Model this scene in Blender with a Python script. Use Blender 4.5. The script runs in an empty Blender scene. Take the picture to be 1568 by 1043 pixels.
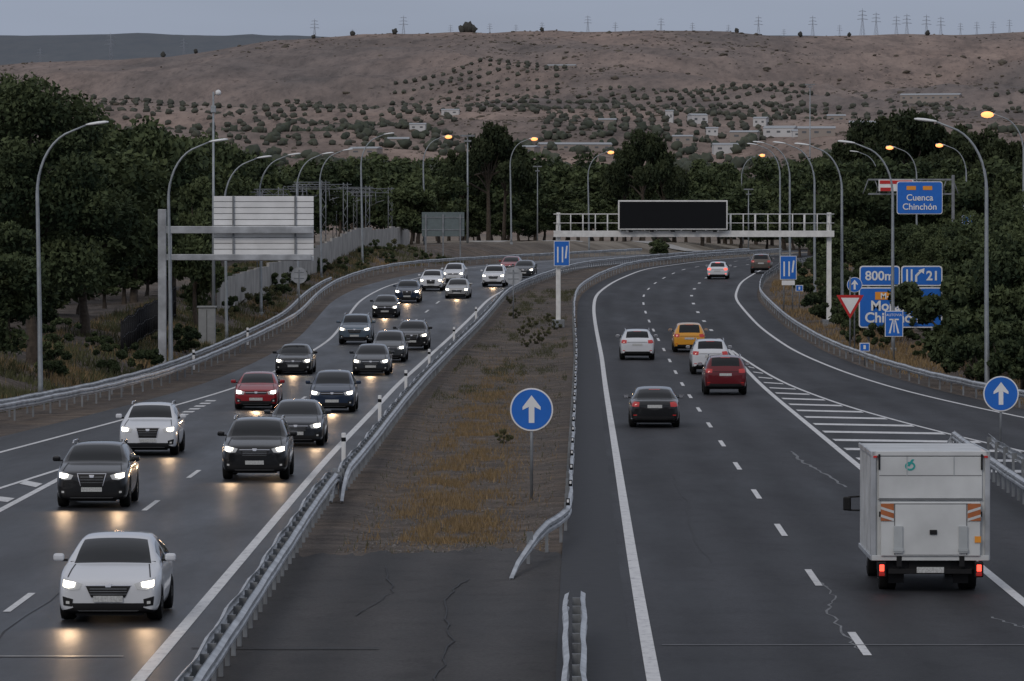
import bpy, bmesh, math, random
import numpy as np
from mathutils import Vector, Matrix, Euler
from mathutils.bvhtree import BVHTree
random.seed(3); RNG=np.random.default_rng(3)
scene=bpy.context.scene
H=6.83
# ------------------------------------------------------------------ utils
def sm(t):
    t=np.clip(t,0,1); return t*t*(3-2*t)
def vn(x,y,seed=0):
    x=np.asarray(x,float);y=np.asarray(y,float)
    ix=np.floor(x).astype(np.int64);iy=np.floor(y).astype(np.int64);fx=x-ix;fy=y-iy
    def h(a,b):
        v=(a*374761393+b*668265263+seed*974634777)&0xffffffff
        v=((v^(v>>13))*1274126177)&0xffffffff
        v=v^(v>>16); return (v&0xffff)/65535.0
    fx=fx*fx*(3-2*fx);fy=fy*fy*(3-2*fy)
    return (h(ix,iy)*(1-fx)+h(ix+1,iy)*fx)*(1-fy)+(h(ix,iy+1)*(1-fx)+h(ix+1,iy+1)*fx)*fy
def fbm(x,y,seed=0,o=4):
    s=0;a=.5;n=0
    for i in range(o):
        s=s+a*vn(x*2**i,y*2**i,seed+i);n+=a;a*=.5
    return s/n
def ax(px,D): return (px-784)*D/8000.0

# ------------------------------------------------------------------ materials
def nmat(name):
    m=bpy.data.materials.new(name);m.use_nodes=True
    nt=m.node_tree;b=nt.nodes['Principled BSDF'];return m,nt,b
def mat(name,col,rough=.6,metal=0,var=.15,scale=3,coat=0,emit=None,es=0,bump=0,bscale=20,spec=.5):
    m,nt,b=nmat(name)
    b.inputs['Roughness'].default_value=rough;b.inputs['Metallic'].default_value=metal
    b.inputs['Coat Weight'].default_value=coat;b.inputs['Coat Roughness'].default_value=.04
    b.inputs['Specular IOR Level'].default_value=spec
    if var>0:
        tc=nt.nodes.new('ShaderNodeTexCoord');n=nt.nodes.new('ShaderNodeTexNoise');n.inputs['Scale'].default_value=scale
        n.inputs['Detail'].default_value=5
        nt.links.new(tc.outputs['Object'],n.inputs['Vector'])
        r=nt.nodes.new('ShaderNodeValToRGB');r.color_ramp.elements[0].position=.3;r.color_ramp.elements[1].position=.7
        r.color_ramp.elements[0].color=[c*(1-var) for c in col]+[1];r.color_ramp.elements[1].color=[min(1,c*(1+var)) for c in col]+[1]
        nt.links.new(n.outputs['Fac'],r.inputs['Fac']);nt.links.new(r.outputs['Color'],b.inputs['Base Color'])
    else: b.inputs['Base Color'].default_value=list(col)+[1]
    if bump>0:
        tc=nt.nodes.new('ShaderNodeTexCoord');n=nt.nodes.new('ShaderNodeTexNoise');n.inputs['Scale'].default_value=bscale
        nt.links.new(tc.outputs['Object'],n.inputs['Vector'])
        bp=nt.nodes.new('ShaderNodeBump');bp.inputs['Strength'].default_value=bump;bp.inputs['Distance'].default_value=.05
        nt.links.new(n.outputs['Fac'],bp.inputs['Height']);nt.links.new(bp.outputs['Normal'],b.inputs['Normal'])
    if emit:
        b.inputs['Emission Color'].default_value=list(emit)+[1];b.inputs['Emission Strength'].default_value=es
    return m
def ramp(nt,fac,stops):
    r=nt.nodes.new('ShaderNodeValToRGB');cr=r.color_ramp
    while len(cr.elements)<len(stops): cr.elements.new(.5)
    for e,(p,c) in zip(cr.elements,stops): e.position=p;e.color=list(c)+[1] if len(c)==3 else c
    nt.links.new(fac,r.inputs['Fac']);return r.outputs['Color']
def noise(nt,vec,scale,detail=5,rough=.55,mul=None):
    if mul:
        mp=nt.nodes.new('ShaderNodeMapping');mp.inputs['Scale'].default_value=mul;nt.links.new(vec,mp.inputs['Vector']);vec=mp.outputs['Vector']
    n=nt.nodes.new('ShaderNodeTexNoise');n.inputs['Scale'].default_value=scale;n.inputs['Detail'].default_value=detail;n.inputs['Roughness'].default_value=rough
    nt.links.new(vec,n.inputs['Vector']);return n.outputs['Fac']
def mix(nt,f,a,b,mode='MIX'):
    m=nt.nodes.new('ShaderNodeMixRGB');m.blend_type=mode
    for i,v in ((0,f),(1,a),(2,b)):
        if isinstance(v,(int,float)): m.inputs[i].default_value=v
        elif isinstance(v,(tuple,list)): m.inputs[i].default_value=list(v)+[1]
        else: nt.links.new(v,m.inputs[i])
    return m.outputs[0]
def mrange(nt,v,a,b,c=0,d=1):
    m=nt.nodes.new('ShaderNodeMapRange');nt.links.new(v,m.inputs[0])
    for i,x in enumerate((a,b,c,d)): m.inputs[i+1].default_value=x
    return m.outputs[0]

def asphalt(name,base,rough=(.36,.52),tint=(.98,.99,1.06),spec=.3):
    m,nt,b=nmat(name);g=nt.nodes.new('ShaderNodeNewGeometry');P=g.outputs['Position']
    uv=nt.nodes.new('ShaderNodeUVMap');sp=nt.nodes.new('ShaderNodeSeparateXYZ');nt.links.new(uv.outputs[0],sp.inputs[0])
    n1=noise(nt,P,.5,6,.6,(1,.12,1));n2=noise(nt,P,14,3,.7);n3=noise(nt,P,.08,3,.5,(1,.35,1));n4=noise(nt,P,1.1,5,.7,(1,.6,1))
    c=[base*t for t in tint]
    col=ramp(nt,n1,[(.3,[x*.66 for x in c]),(.7,[x*1.4 for x in c])])
    col=mix(nt,.65,col,ramp(nt,n2,[(.3,[.5]*3),(.7,[1.4]*3)]),'MULTIPLY')
    col=mix(nt,.8,col,ramp(nt,n3,[(.35,[.66]*3),(.65,[1.35]*3)]),'MULTIPLY')
    col=mix(nt,.6,col,ramp(nt,n4,[(.38,[.72]*3),(.46,[1.]*3),(.66,[1.18]*3)]),'MULTIPLY')
    mt=nt.nodes.new('ShaderNodeMath');mt.operation='MULTIPLY';nt.links.new(sp.outputs[0],mt.inputs[0]);mt.inputs[1].default_value=2*math.pi/1.75
    si=nt.nodes.new('ShaderNodeMath');si.operation='COSINE';nt.links.new(mt.outputs[0],si.inputs[0])
    t=mrange(nt,si.outputs[0],-1,1,0,1)
    col=mix(nt,.6,col,ramp(nt,t,[(0,[1.25]*3),(1,[.70]*3)]),'MULTIPLY')
    nt.links.new(col,b.inputs['Base Color'])
    rr=mrange(nt,n1,.3,.7,rough[0],rough[1]);nt.links.new(rr,b.inputs['Roughness'])
    b.inputs['Specular IOR Level'].default_value=spec
    bp=nt.nodes.new('ShaderNodeBump');bp.inputs['Strength'].default_value=.25;bp.inputs['Distance'].default_value=.01
    nt.links.new(noise(nt,P,60,2),bp.inputs['Height']);nt.links.new(bp.outputs['Normal'],b.inputs['Normal'])
    return m
M={}
M['asph']=asphalt('asphalt',.036,(.5,.7),spec=.11,tint=(.97,.99,1.10))
M['asphl']=asphalt('asphalt_polished',.034,(.34,.52),spec=.17,tint=(.97,.99,1.08))
M['asphm']=asphalt('asphalt_worn',.056,(.6,.8),(1.05,1,.99),spec=.12)
def paintmat():
    m,nt,b=nmat('road_paint');g=nt.nodes.new('ShaderNodeNewGeometry')
    n=noise(nt,g.outputs['Position'],6,6,.7,(1,.4,1))
    nt.links.new(ramp(nt,n,[(.22,(.18,.18,.19)),(.45,(.62,.62,.62)),(.8,(.80,.80,.78))]),b.inputs['Base Color']);b.inputs['Roughness'].default_value=.5;return m
M['paint']=paintmat()
M['crack']=mat('crack_seal',(.14,.145,.15),.6,var=.4,scale=2)
M['tar']=mat('tar_seam',(.018,.018,.020),.6,var=.3,spec=.2)
M['steel']=mat('steel_joint',(.45,.4,.33),.35,.8,var=.3)
M['galv']=mat('galvanised',(.46,.48,.50),.42,.5,var=.32,scale=1.3)
M['galvd']=mat('galvanised_dull',(.22,.235,.25),.55,.3,var=.3,scale=2)
M['pole']=mat('lamp_pole_steel',(.33,.36,.38),.5,.4,var=.15)
M['white']=mat('white_panel',(.82,.83,.83),.5,var=.08,scale=1.2)
M['whitep']=mat('white_painted_steel',(.76,.76,.74),.5,var=.12)
M['blue']=mat('sign_blue',(.010,.15,.60),.45,var=.06)
M['blk']=mat('matte_black',(.005,.006,.008),.6,var=.1,spec=.2)
M['orange']=mat('sign_orange',(.85,.33,.03),.5,var=.05)
M['red']=mat('sign_red',(.55,.02,.02),.5,var=.05)
M['conc']=mat('concrete_wall',(.36,.35,.33),.85,var=.25,scale=.6,bump=.3,bscale=4)
M['grey']=mat('grey_cabinet',(.27,.28,.28),.6,var=.1)
M['signback']=mat('sign_back_greenish',(.13,.165,.17),.55,var=.1)
M['bark']=mat('bark',(.07,.055,.042),.9,var=.4,scale=6,bump=.5,bscale=15)
M['headw']=mat('lamp_head_grey',(.80,.82,.82),.4,var=.05)
M['sodium']=mat('sodium_lamp',(1,.4,.1),.4,var=0,emit=(1,.33,.11),es=2.2)
M['hl']=mat('headlight_lit',(1,1,1),.2,var=0,emit=(1,.90,.72),es=8)
M['drl']=mat('headlight_glass',(.30,.32,.35),.12,var=0,coat=1,emit=(1,.95,.85),es=.12)
M['tl']=mat('taillight',(.34,.012,.012),.2,var=0,coat=1,emit=(1,.05,.03),es=.10)
M['tlb']=mat('taillight_lit',(.6,.02,.02),.2,var=0,coat=1,emit=(1,.08,.045),es=2.4)
M['glass']=mat('car_glass',(.005,.007,.009),.06,var=0,coat=0,spec=.42)
M['plas']=mat('black_plastic',(.009,.009,.010),.5,var=.1,spec=.3)
M['tyre']=mat('tyre',(.012,.012,.012),.85,var=.2,spec=.2)
M['rim']=mat('alloy_rim',(.32,.33,.34),.3,.8,var=.1)
M['chrome']=mat('chrome',(.6,.6,.62),.15,1,var=0)
M['plate']=mat('number_plate',(.50,.51,.50),.5,var=.25,scale=30)
def paint(name,c,metal=.0,r=.3): return mat('paint_'+name,c,r,metal,var=.03,scale=1,coat=.85,spec=.25)
PC={'white':paint('white',(.66,.68,.71)),'black':paint('black',(.004,.0045,.0055)),'dark':paint('dark_grey',(.020,.024,.030),.3),
 'red':paint('red',(.28,.008,.014),.1),'navy':paint('navy',(.014,.028,.058),.3),'silver':paint('silver',(.38,.38,.37),.5),'grey':paint('grey',(.075,.08,.085),.5),
 'dred':paint('dark_red',(.13,.005,.010),.2),'yellow':paint('yellow',(.72,.33,.03)),'bluegrey':paint('blue_grey',(.10,.14,.18),.4),'brown':paint('brown',(.12,.10,.085),.4)}

def leafmat(name,dark,light,hi=1.0):
    m,nt,b=nmat(name);at=nt.nodes.new('ShaderNodeAttribute');at.attribute_name='tone'
    g=nt.nodes.new('ShaderNodeNewGeometry');oi=nt.nodes.new('ShaderNodeObjectInfo')
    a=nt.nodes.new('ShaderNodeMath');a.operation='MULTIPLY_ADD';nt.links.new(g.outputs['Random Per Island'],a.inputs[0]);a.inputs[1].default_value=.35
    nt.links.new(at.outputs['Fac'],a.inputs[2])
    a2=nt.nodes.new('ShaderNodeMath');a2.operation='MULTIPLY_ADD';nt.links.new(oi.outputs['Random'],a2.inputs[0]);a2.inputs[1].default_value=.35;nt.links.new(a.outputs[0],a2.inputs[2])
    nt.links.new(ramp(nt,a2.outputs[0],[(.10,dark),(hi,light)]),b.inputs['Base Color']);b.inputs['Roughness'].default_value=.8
    b.inputs['Specular IOR Level'].default_value=.12
    return m
M['leaf']=leafmat('leaves',(.020,.034,.019),(.100,.125,.058))
M['leafd']=leafmat('leaves_pine',(.014,.023,.014),(.056,.070,.034))
M['leafo']=leafmat('leaves_olive',(.055,.060,.052),(.105,.11,.088))
M['leafv']=leafmat('leaves_valley',(.050,.062,.050),(.11,.12,.09))  # leaf tones paled to paint distance haze into the colour
M['scrub']=leafmat('leaves_scrub',(.080,.074,.062),(.145,.125,.10))
M['dry']=leafmat('dry_grass_blades',(.14,.098,.050),(.38,.27,.145))
M['green']=leafmat('green_weeds',(.045,.052,.028),(.13,.13,.065))
M['stone']=leafmat('stones',(.07,.064,.058),(.22,.205,.19))

# ------------------------------------------------------------------ mesh helpers
class MB:
    def __init__(s): s.v=[];s.f=[];s.m=[];s.s=[]
    def add(s,v,f,m=0,smooth=False):
        o=len(s.v);s.v+= [tuple(p) for p in v];s.f+=[tuple(i+o for i in q) for q in f]
        s.m+=([m]*len(f) if isinstance(m,int) else list(m));s.s+=[smooth]*len(f)
    def mesh(s,name,mats):
        me=bpy.data.meshes.new(name);me.from_pydata(s.v,[],s.f)
        for k in mats: me.materials.append(M[k] if isinstance(k,str) else k)
        me.polygons.foreach_set('material_index',s.m);me.polygons.foreach_set('use_smooth',s.s);me.update();return me
def obj(name,me,loc=(0,0,0),rot=(0,0,0),sc=(1,1,1),parent=None):
    o=bpy.data.objects.new(name,me);scene.collection.objects.link(o);o.location=loc;o.rotation_euler=rot;o.scale=sc
    if parent: o.parent=parent
    return o
def empty(name,loc=(0,0,0),rot=(0,0,0)):
    return obj(name,None,loc,rot)
def box(mb,c,s,m=0,bev=0,rz=0,rx=0):
    bm=bmesh.new();bmesh.ops.create_cube(bm,size=1)
    for v in bm.verts: v.co=Vector((v.co.x*s[0],v.co.y*s[1],v.co.z*s[2]))
    if bev>0: bmesh.ops.bevel(bm,geom=bm.edges[:],offset=bev,segments=2,affect='EDGES',profile=.5)
    R=Matrix.Rotation(rz,3,'Z')@Matrix.Rotation(rx,3,'X')
    mb.add([R@v.co+Vector(c) for v in bm.verts],[[v.index for v in f.verts] for f in bm.faces],m);bm.free()
def tube(mb,pts,rad,m=0,n=8,cap=True,smooth=True):
    pts=[Vector(p) for p in pts];k=len(pts)
    if not hasattr(rad,'__len__'): rad=[rad]*k
    V=[];F=[]
    for i,p in enumerate(pts):
        t=(pts[min(i+1,k-1)]-pts[max(i-1,0)]).normalized()
        up=Vector((0,0,1)) if abs(t.z)<.95 else Vector((0,1,0))
        a=t.cross(up).normalized();b=t.cross(a)
        for j in range(n):
            an=2*math.pi*j/n;V.append(p+(a*math.cos(an)+b*math.sin(an))*rad[i])
    for i in range(k-1):
        for j in range(n): F.append((i*n+j,i*n+(j+1)%n,(i+1)*n+(j+1)%n,(i+1)*n+j))
    if cap: F.append(tuple(range(n))[::-1]);F.append(tuple((k-1)*n+j for j in range(n)))
    mb.add(V,F,m,smooth)
def disc(mb,c,r,th,m=0,n=28,mback=None):
    V=[];F=[]
    for y in (-th/2,th/2):
        for j in range(n):
            a=2*math.pi*j/n;V.append((c[0]+r*math.cos(a),c[1]+y,c[2]+r*math.sin(a)))
    F.append(tuple(range(n)));F.append(tuple(range(n,2*n))[::-1]);mm=[m,m if mback is None else mback]
    for j in range(n): F.append((j,(j+1)%n,n+(j+1)%n,n+j));mm.append(m if mback is None else mback)
    mb.add(V,F,mm)
def poly(mb,pts,y,m):
    mb.add([(x,y,z) for x,z in pts],[tuple(range(len(pts)))],m)
def text(txt,size,loc,parent,m='white',name='lettering',align='CENTER',bold=.0):
    cu=bpy.data.curves.new('t','FONT');cu.body=txt;cu.size=size;cu.align_x=align;cu.align_y='CENTER';cu.offset=bold
    o=bpy.data.objects.new('t',cu);scene.collection.objects.link(o)
    dg=bpy.context.evaluated_depsgraph_get();me=bpy.data.meshes.new_from_object(o.evaluated_get(dg))
    bpy.data.objects.remove(o);me.materials.clear();me.materials.append(M[m])
    return obj(name,me,loc,(math.pi/2,0,0),parent=parent)
def npmesh(name,V,F,mats,tone=None,midx=None,smooth=False):
    me=bpy.data.meshes.new(name);k=F.shape[1]
    me.vertices.add(len(V));me.vertices.foreach_set('co',V.astype(np.float32).ravel())
    me.loops.add(F.size);me.loops.foreach_set('vertex_index',F.astype(np.int32).ravel())
    me.polygons.add(len(F));me.polygons.foreach_set('loop_start',np.arange(0,F.size,k,dtype=np.int32))
    if midx is not None: me.polygons.foreach_set('material_index',midx.astype(np.int32))
    for q in mats: me.materials.append(M[q])
    me.update(calc_edges=True)
    if tone is not None:
        a=me.attributes.new('tone','FLOAT','POINT');a.data.foreach_set('value',tone.astype(np.float32))
    if smooth: me.polygons.foreach_set('use_smooth',np.ones(len(F),bool))
    me.validate();return me

# ------------------------------------------------------------------ road profile
DG=np.arange(20,1001,2.0)
kD=[20,225,240,260,288,308,340,360,400,440,480,540,600,650,700,1000]
kZ=[0,0,.0,.15,.5,.75,1.25,1.65,2.6,3.3,3.95,4.3,4.6,4.85,5.05,5.6]
ZG=np.interp(DG,kD,kZ)
for _ in range(6):
    ZG=np.convolve(np.pad(ZG,5,mode='edge'),np.ones(11)/11,'valid')
def zr(D): return np.interp(D,DG,ZG)
def curve(pts):
    d=[p[0] for p in pts];x=[p[1] for p in pts];g=np.interp(DG,d,x)
    s0=(x[1]-x[0])/(d[1]-d[0]);s1=(x[-1]-x[-2])/(d[-1]-d[-2])
    g=np.where(DG<d[0],x[0]+s0*(DG-d[0]),g);g=np.where(DG>d[-1],x[-1]+s1*(DG-d[-1]),g)
    for _ in range(3):
        p=np.concatenate([g[0]+(g[1]-g[0])*np.arange(-4,0),g,g[-1]+(g[-1]-g[-2])*np.arange(1,5)])
        g=np.convolve(p,np.ones(9)/9,'valid')
    return lambda D:np.interp(D,DG,g)
Rl=curve([(60,1.95),(80,2.17),(106,2.49),(185,3.55),(279,4.8),(333,5.33),(366,5.7),(395,6.3),(432,8.4),(478,12),(565,22),(650,36),(750,62)])
Rm=lambda D:Rl(D)+3.55
Ra=lambda D:Rl(D)+7.15
Ro=curve([(60,38),(100,30),(130,25.5),(165,21.7),(198,19.2),(227,17.5),(260,16.3),(289,15.6),(330,15.7),(388,16.5),(430,18.8),(480,23),(565,33),(650,47),(750,74)])
Rb=curve([(100,24),(130,19.5),(165,16.3),(181,15.0),(208,13.5),(242,12.6),(290,12.15),(400,13)])
Ll=curve([(60,-5.75),(80,-5.73),(160,-5.69),(242,-5.26),(280,-4.5),(333,-3.2),(388,-1.7),(415,-.1),(440,1.7),(480,5),(540,12.5),(600,21),(650,29.5),(750,54)])
Lm=lambda D:Ll(D)-3.45
La=lambda D:Ll(D)-7.05
Lo=curve([(60,-23),(100,-20),(140,-17.6),(165,-16.2),(200,-14.2),(236,-12.4),(270,-11.4),(308,-10.7),(345,-11),(382,-11.2),(420,-10),(480,-5),(540,3),(600,11.5),(650,20),(750,44)])
Lb=curve([(60,-30),(165,-21.2),(194,-18.6),(218,-16.8),(242,-15.9),(293,-14.8),(340,-14),(380,-14.3),(413,-14),(450,-12.6),(485,-9.5),(520,-4),(545,0),(600,9),(650,17.5),(750,41)])

# ------------------------------------------------------------------ terrain
def ridge(a):
    px=784+8000*a
    return np.interp(px,[-400,0,120,190,300,420,560,700,900,1200,1568,2000],[112,104,98,96,84,68,58,53,52,54,50,50])
def tz(X,Y):
    X=np.asarray(X,float);Y=np.asarray(Y,float)
    base=zr(Y)
    dl=Lb(Y)-1.3-X
    bank=sm(dl/7)*1.5*sm((Y-150)/60)*sm((900-Y)/300)
    bank=bank+sm(dl/5)*(fbm(X*.3,Y*.3,5)-.5)*.7*sm((900-Y)/100)
    dr=X-(Ro(Y)+2.6)
    bank=bank+sm(dr/8)*(.3+.6*(fbm(X*.2,Y*.2,9)-.5))*sm((900-Y)/300)
    mc=(Ll(Y)+Rl(Y))/2;mw=(Rl(Y)-Ll(Y))/2-1.6
    med=sm((mw-np.abs(X-mc))/1.0)*sm((Y-116)/5)
    bank=bank+med*(-.10+.14*(fbm(X*.9,Y*.5,3)-.5))
    near=base+bank
    a=X/Y
    yt=np.interp(Y,[600,800,1200,1600,2000,2600,3200,3800,4300,4700],[388,379,352,312,268,228,192,150,105,56])
    yt=yt+(ridge(a)-56)*sm((Y-3000)/1700)
    far=H+(364-yt)*np.minimum(Y,4700)/8000
    rz=H+(364-ridge(a))*4700/8000
    back=np.interp(Y,[4700,5600],[0,1]);far=np.where(Y>4700,rz*(1-.12*back),far)
    h2=H+(364-(60-2*np.sin(a*60)))*8000/8000
    far=np.where(Y>5600,far+(h2-far)*sm((Y-5600)/2400),far)
    far=np.where(Y>8000,h2,far)
    amp=np.interp(Y,[800,1500,3000,4200,4700,5600,8000,14000],[0,5,24,36,7,8,5,5])
    r=1-np.abs(2*fbm(X/230+Y/700,Y/560,21,5)-1)
    far=far+amp*(r-.68)*1.6
    w=sm((Y-700)/300)
    return near*(1-w)+far*w
rows=np.concatenate([np.arange(20,800,2.0),np.geomspace(800,5600,280),np.geomspace(5700,14000,36)])
cu=np.linspace(-1,1,441);cu=np.sign(cu)*np.abs(cu)**1.15
YY,CC=np.meshgrid(rows,cu,indexing='ij');XX=CC*(42+.20*YY);ZZ=tz(XX,YY)
nr,nc=YY.shape;idx=np.arange(nr*nc).reshape(nr,nc)
F=np.stack([idx[:-1,:-1],idx[:-1,1:],idx[1:,1:],idx[1:,:-1]],-1).reshape(-1,4)
def terrmat():
    m,nt,b=nmat('terrain');g=nt.nodes.new('ShaderNodeNewGeometry');P=g.outputs['Position']
    s=nt.nodes.new('ShaderNodeSeparateXYZ');nt.links.new(P,s.inputs[0]);Y=s.outputs[1]
    n1=noise(nt,P,.8,8,.65);n2=noise(nt,P,9,4,.7);n0=noise(nt,P,.15,4,.5)
    near=ramp(nt,n1,[(.3,(.082,.072,.066)),(.5,(.135,.118,.106)),(.72,(.21,.182,.16))])
    near=mix(nt,.7,near,ramp(nt,n2,[(.3,[.45]*3),(.7,[1.45]*3)]),'MULTIPLY')
    near=mix(nt,.4,near,ramp(nt,n0,[(.4,(.75,.75,.77)),(.65,(1.3,1.12,.9))]),'MULTIPLY')
    pale=ramp(nt,n0,[(.35,(.15,.13,.105)),(.6,(.28,.25,.21))])
    near=mix(nt,mrange(nt,Y,560,660),near,pale)
    f1=noise(nt,P,.0045,8,.6,(1,.45,1));f2=noise(nt,P,.028,8,.75,(1,.3,1));f3=noise(nt,P,.0016,4,.5,(1,.8,1));f4=noise(nt,P,.16,5,.75,(1,.22,1))
    far=ramp(nt,f1,[(.3,(.125,.112,.104)),(.43,(.205,.168,.148)),(.58,(.285,.222,.188)),(.75,(.37,.295,.25))])
    far=mix(nt,.9,far,ramp(nt,f2,[(.30,[.42]*3),(.45,[.8]*3),(.55,[1.08]*3),(.75,[1.35]*3)]),'MULTIPLY')
    far=mix(nt,.75,far,ramp(nt,f4,[(.36,[.45]*3),(.46,[.95]*3),(.7,[1.22]*3)]),'MULTIPLY')
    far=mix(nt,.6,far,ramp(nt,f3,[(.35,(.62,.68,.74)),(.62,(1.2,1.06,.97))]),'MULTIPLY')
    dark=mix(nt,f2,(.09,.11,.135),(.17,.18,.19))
    far=mix(nt,mrange(nt,Y,2000,3400,0,.22),far,(.225,.215,.222))  # aerial haze painted into the soil colour, greyer with distance
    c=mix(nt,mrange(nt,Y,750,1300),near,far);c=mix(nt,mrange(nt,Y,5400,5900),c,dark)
    nt.links.new(c,b.inputs['Base Color']);b.inputs['Roughness'].default_value=.95;b.inputs['Specular IOR Level'].default_value=.1
    bp=nt.nodes.new('ShaderNodeBump');bp.inputs['Strength'].default_value=.7;bp.inputs['Distance'].default_value=.12
    nt.links.new(n2,bp.inputs['Height']);nt.links.new(bp.outputs['Normal'],b.inputs['Normal'])
    return m
M['terr']=terrmat()
V=np.stack([XX,YY,ZZ],-1).reshape(-1,3)
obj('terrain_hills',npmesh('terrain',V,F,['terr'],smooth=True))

# ------------------------------------------------------------------ road sheets
def strip(name,fl,fr,d0,d1,zo,mt,ncol=1,jag=0,ref=None):
    ds=np.unique(np.concatenate([[d0],DG[(DG>d0)&(DG<d1)],[d1]]));V=[];UV=[]
    for d in ds:
        a=float(fl(d));b=float(fr(d))
        for i in range(ncol+1):
            x=a+(b-a)*i/ncol;dd=d
            if jag: dd=d+(vn(x*1.1,0.0,7)+.5*vn(x*4.3,0.0,8)+.25*vn(x*11.,0.,9)-.85)*jag*2*max(0,(d-(d1-12))/12)
            V.append((x,dd,float(zr(dd))+zo));UV.append((x-(float(ref(d)) if ref else 0),d/10))
    V=np.array(V);n=ncol+1;k=len(ds);ix=np.arange(k*n).reshape(k,n)
    F=np.stack([ix[:-1,:-1],ix[:-1,1:],ix[1:,1:],ix[1:,:-1]],-1).reshape(-1,4)
    me=npmesh(name,V,F,[mt]);u=me.uv_layers.new(name='UVMap');UV=np.array(UV)
    li=np.zeros(len(me.loops),np.int32);me.loops.foreach_get('vertex_index',li);u.data.foreach_set('uv',UV[li].astype(np.float32).ravel())
    return me
obj('road_right',strip('road_right',lambda D:Rl(D)-1.15,lambda D:Ro(D)+1.6,22,760,.035,'asph',8,ref=lambda D:Rl(D)-.87))
obj('road_left',strip('road_left',lambda D:Lo(D)-2.0,lambda D:Ll(D)+.85,22,760,.035,'asphl',8,ref=lambda D:Ll(D)+.87))
obj('paved_median',strip('paved_median',lambda D:Ll(D)+.86,lambda D:Rl(D)-1.16,22,113,.02,'asphm',80,jag=2.0,ref=lambda D:Rl(D)))
mk=MB()
def line(f,w,d0,d1,z=.045,m=0,mb=mk):
    ds=np.unique(np.concatenate([[d0],DG[(DG>d0)&(DG<d1)],[d1]]));V=[];Fc=[]
    for i,d in enumerate(ds):
        x=float(f(d));zz=float(zr(d))+z;V+=[(x-w/2,d,zz),(x+w/2,d,zz)]
        if i: Fc.append((2*i-2,2*i-1,2*i+1,2*i))
    mb.add(V,Fc,m)
line(Rl,.22,22,640);line(Ra,.2,22,292);line(Rb,.16,60,290);line(Ro,.18,60,640)
line(Ll,.22,22,640);line(Lo,.18,60,640)
for k in range(-4,40):
    d=87.3+17*k
    if d>22 and d<640:
        line(Rm,.14,d-2.5,d+2.5)
        if d>300: line(Ra,.22,d-1.5,d+1.5)
    d=97.2+17.6*k
    if 22<d<640: line(Lm,.14,d-2.5,d+2.5)
line(La,.2,22,163)
line(lambda D:La(D)-1.1*(163-D)/21.,.16,60,163)
for k in range(7): line(lambda D:La(D)-.1,.42,196+k*3.4,197.6+k*3.4)
def quad(x0,d0,x1,d1,w,z=.045):
    mk.add([(x0,d0,float(zr(d0))+z),(x1,d1,float(zr(d1))+z),(x1,d1+w,float(zr(d1+w))+z),(x0,d0+w,float(zr(d0+w))+z)],[(0,1,2,3)],0)
d=150.
while d<268:
    quad(float(Ra(d+1))+.25,d+1.8,float(Rb(d))-.2,d,1.8 if d<230 else 1.4,.046);d+=7.5
for d in (118,127,136,144): quad(float(La(d))-1.1*(163-d)/21+.15,d,float(La(d))-.2,d-2,2,.046)
def hline(x0,x1,d,w,m,z=.05): mk.add([(x0,d,z),(x1,d,z),(x1,d+w,z),(x0,d+w,z)],[(0,1,2,3)],m)
hline(-11.0,-6.3,84.5,.16,2);hline(-5.3,-2.2,86.2,.14,3);hline(2.5,10.5,86.9,.10,1)
def crack(pts,w,m=1):
    V=[];Fc=[];P=[]
    for (x0,d0),(x1,d1) in zip(pts[:-1],pts[1:]):
        for t in np.linspace(0,1,9)[:-1]: P.append((x0+(x1-x0)*t+random.uniform(-.06,.06),d0+(d1-d0)*t))
    for i,(x,dd) in enumerate(P):
        ww=w*random.uniform(.4,1.1);V+=[(x-ww/2,dd,float(zr(dd))+.041),(x+ww/2,dd,float(zr(dd))+.041)]
        if i: Fc.append((2*i-2,2*i-1,2*i+1,2*i))
    mk.add(V,Fc,m)
crack([(8.9,166),(8.8,158),(9.0,150),(9.1,141)],.10)
crack([(6.05,103),(6.1,99),(5.75,95),(5.7,89),(5.75,85)],.05,1)
crack([(8.6,93.5),(8.9,91),(9.1,88),(9.5,85)],.06);crack([(8.9,91.2),(9.3,91.6)],.09)
crack([(-8.6,120),(-8.7,90),(-8.7,70)],.05,3);crack([(7.9,330),(7.9,300),(8.2,270)],.12,3)
crack([(4.6,150),(4.5,135),(4.1,118),(4.2,108)],.05,3);crack([(-.9,104),(-1.3,98),(-1.0,88),(-1.2,78)],.035,3);crack([(-2.6,108),(-2.3,100),(-2.9,93)],.03,3)
obj('road_markings',mk.mesh('road_markings',['paint','crack','steel','tar']))
obj('road_shoulder',strip('road_shoulder',lambda D:Rl(D)-1.5,lambda D:Rl(D)-.3,60,330,.040,'tar',2))
sv=MB();V=[];Fc=[]
for i,x in enumerate(np.linspace(-8,34,30)):
    y=668+x*.5;V+=[(x,y,float(tz(x,y))+.12),(x,y+9,float(tz(x,y+9))+.12)]
    if i: Fc.append((2*i-2,2*i,2*i+1,2*i-1))
sv.add(V,Fc,0);obj('service_road',sv.mesh('service_road',['conc']))

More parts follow.
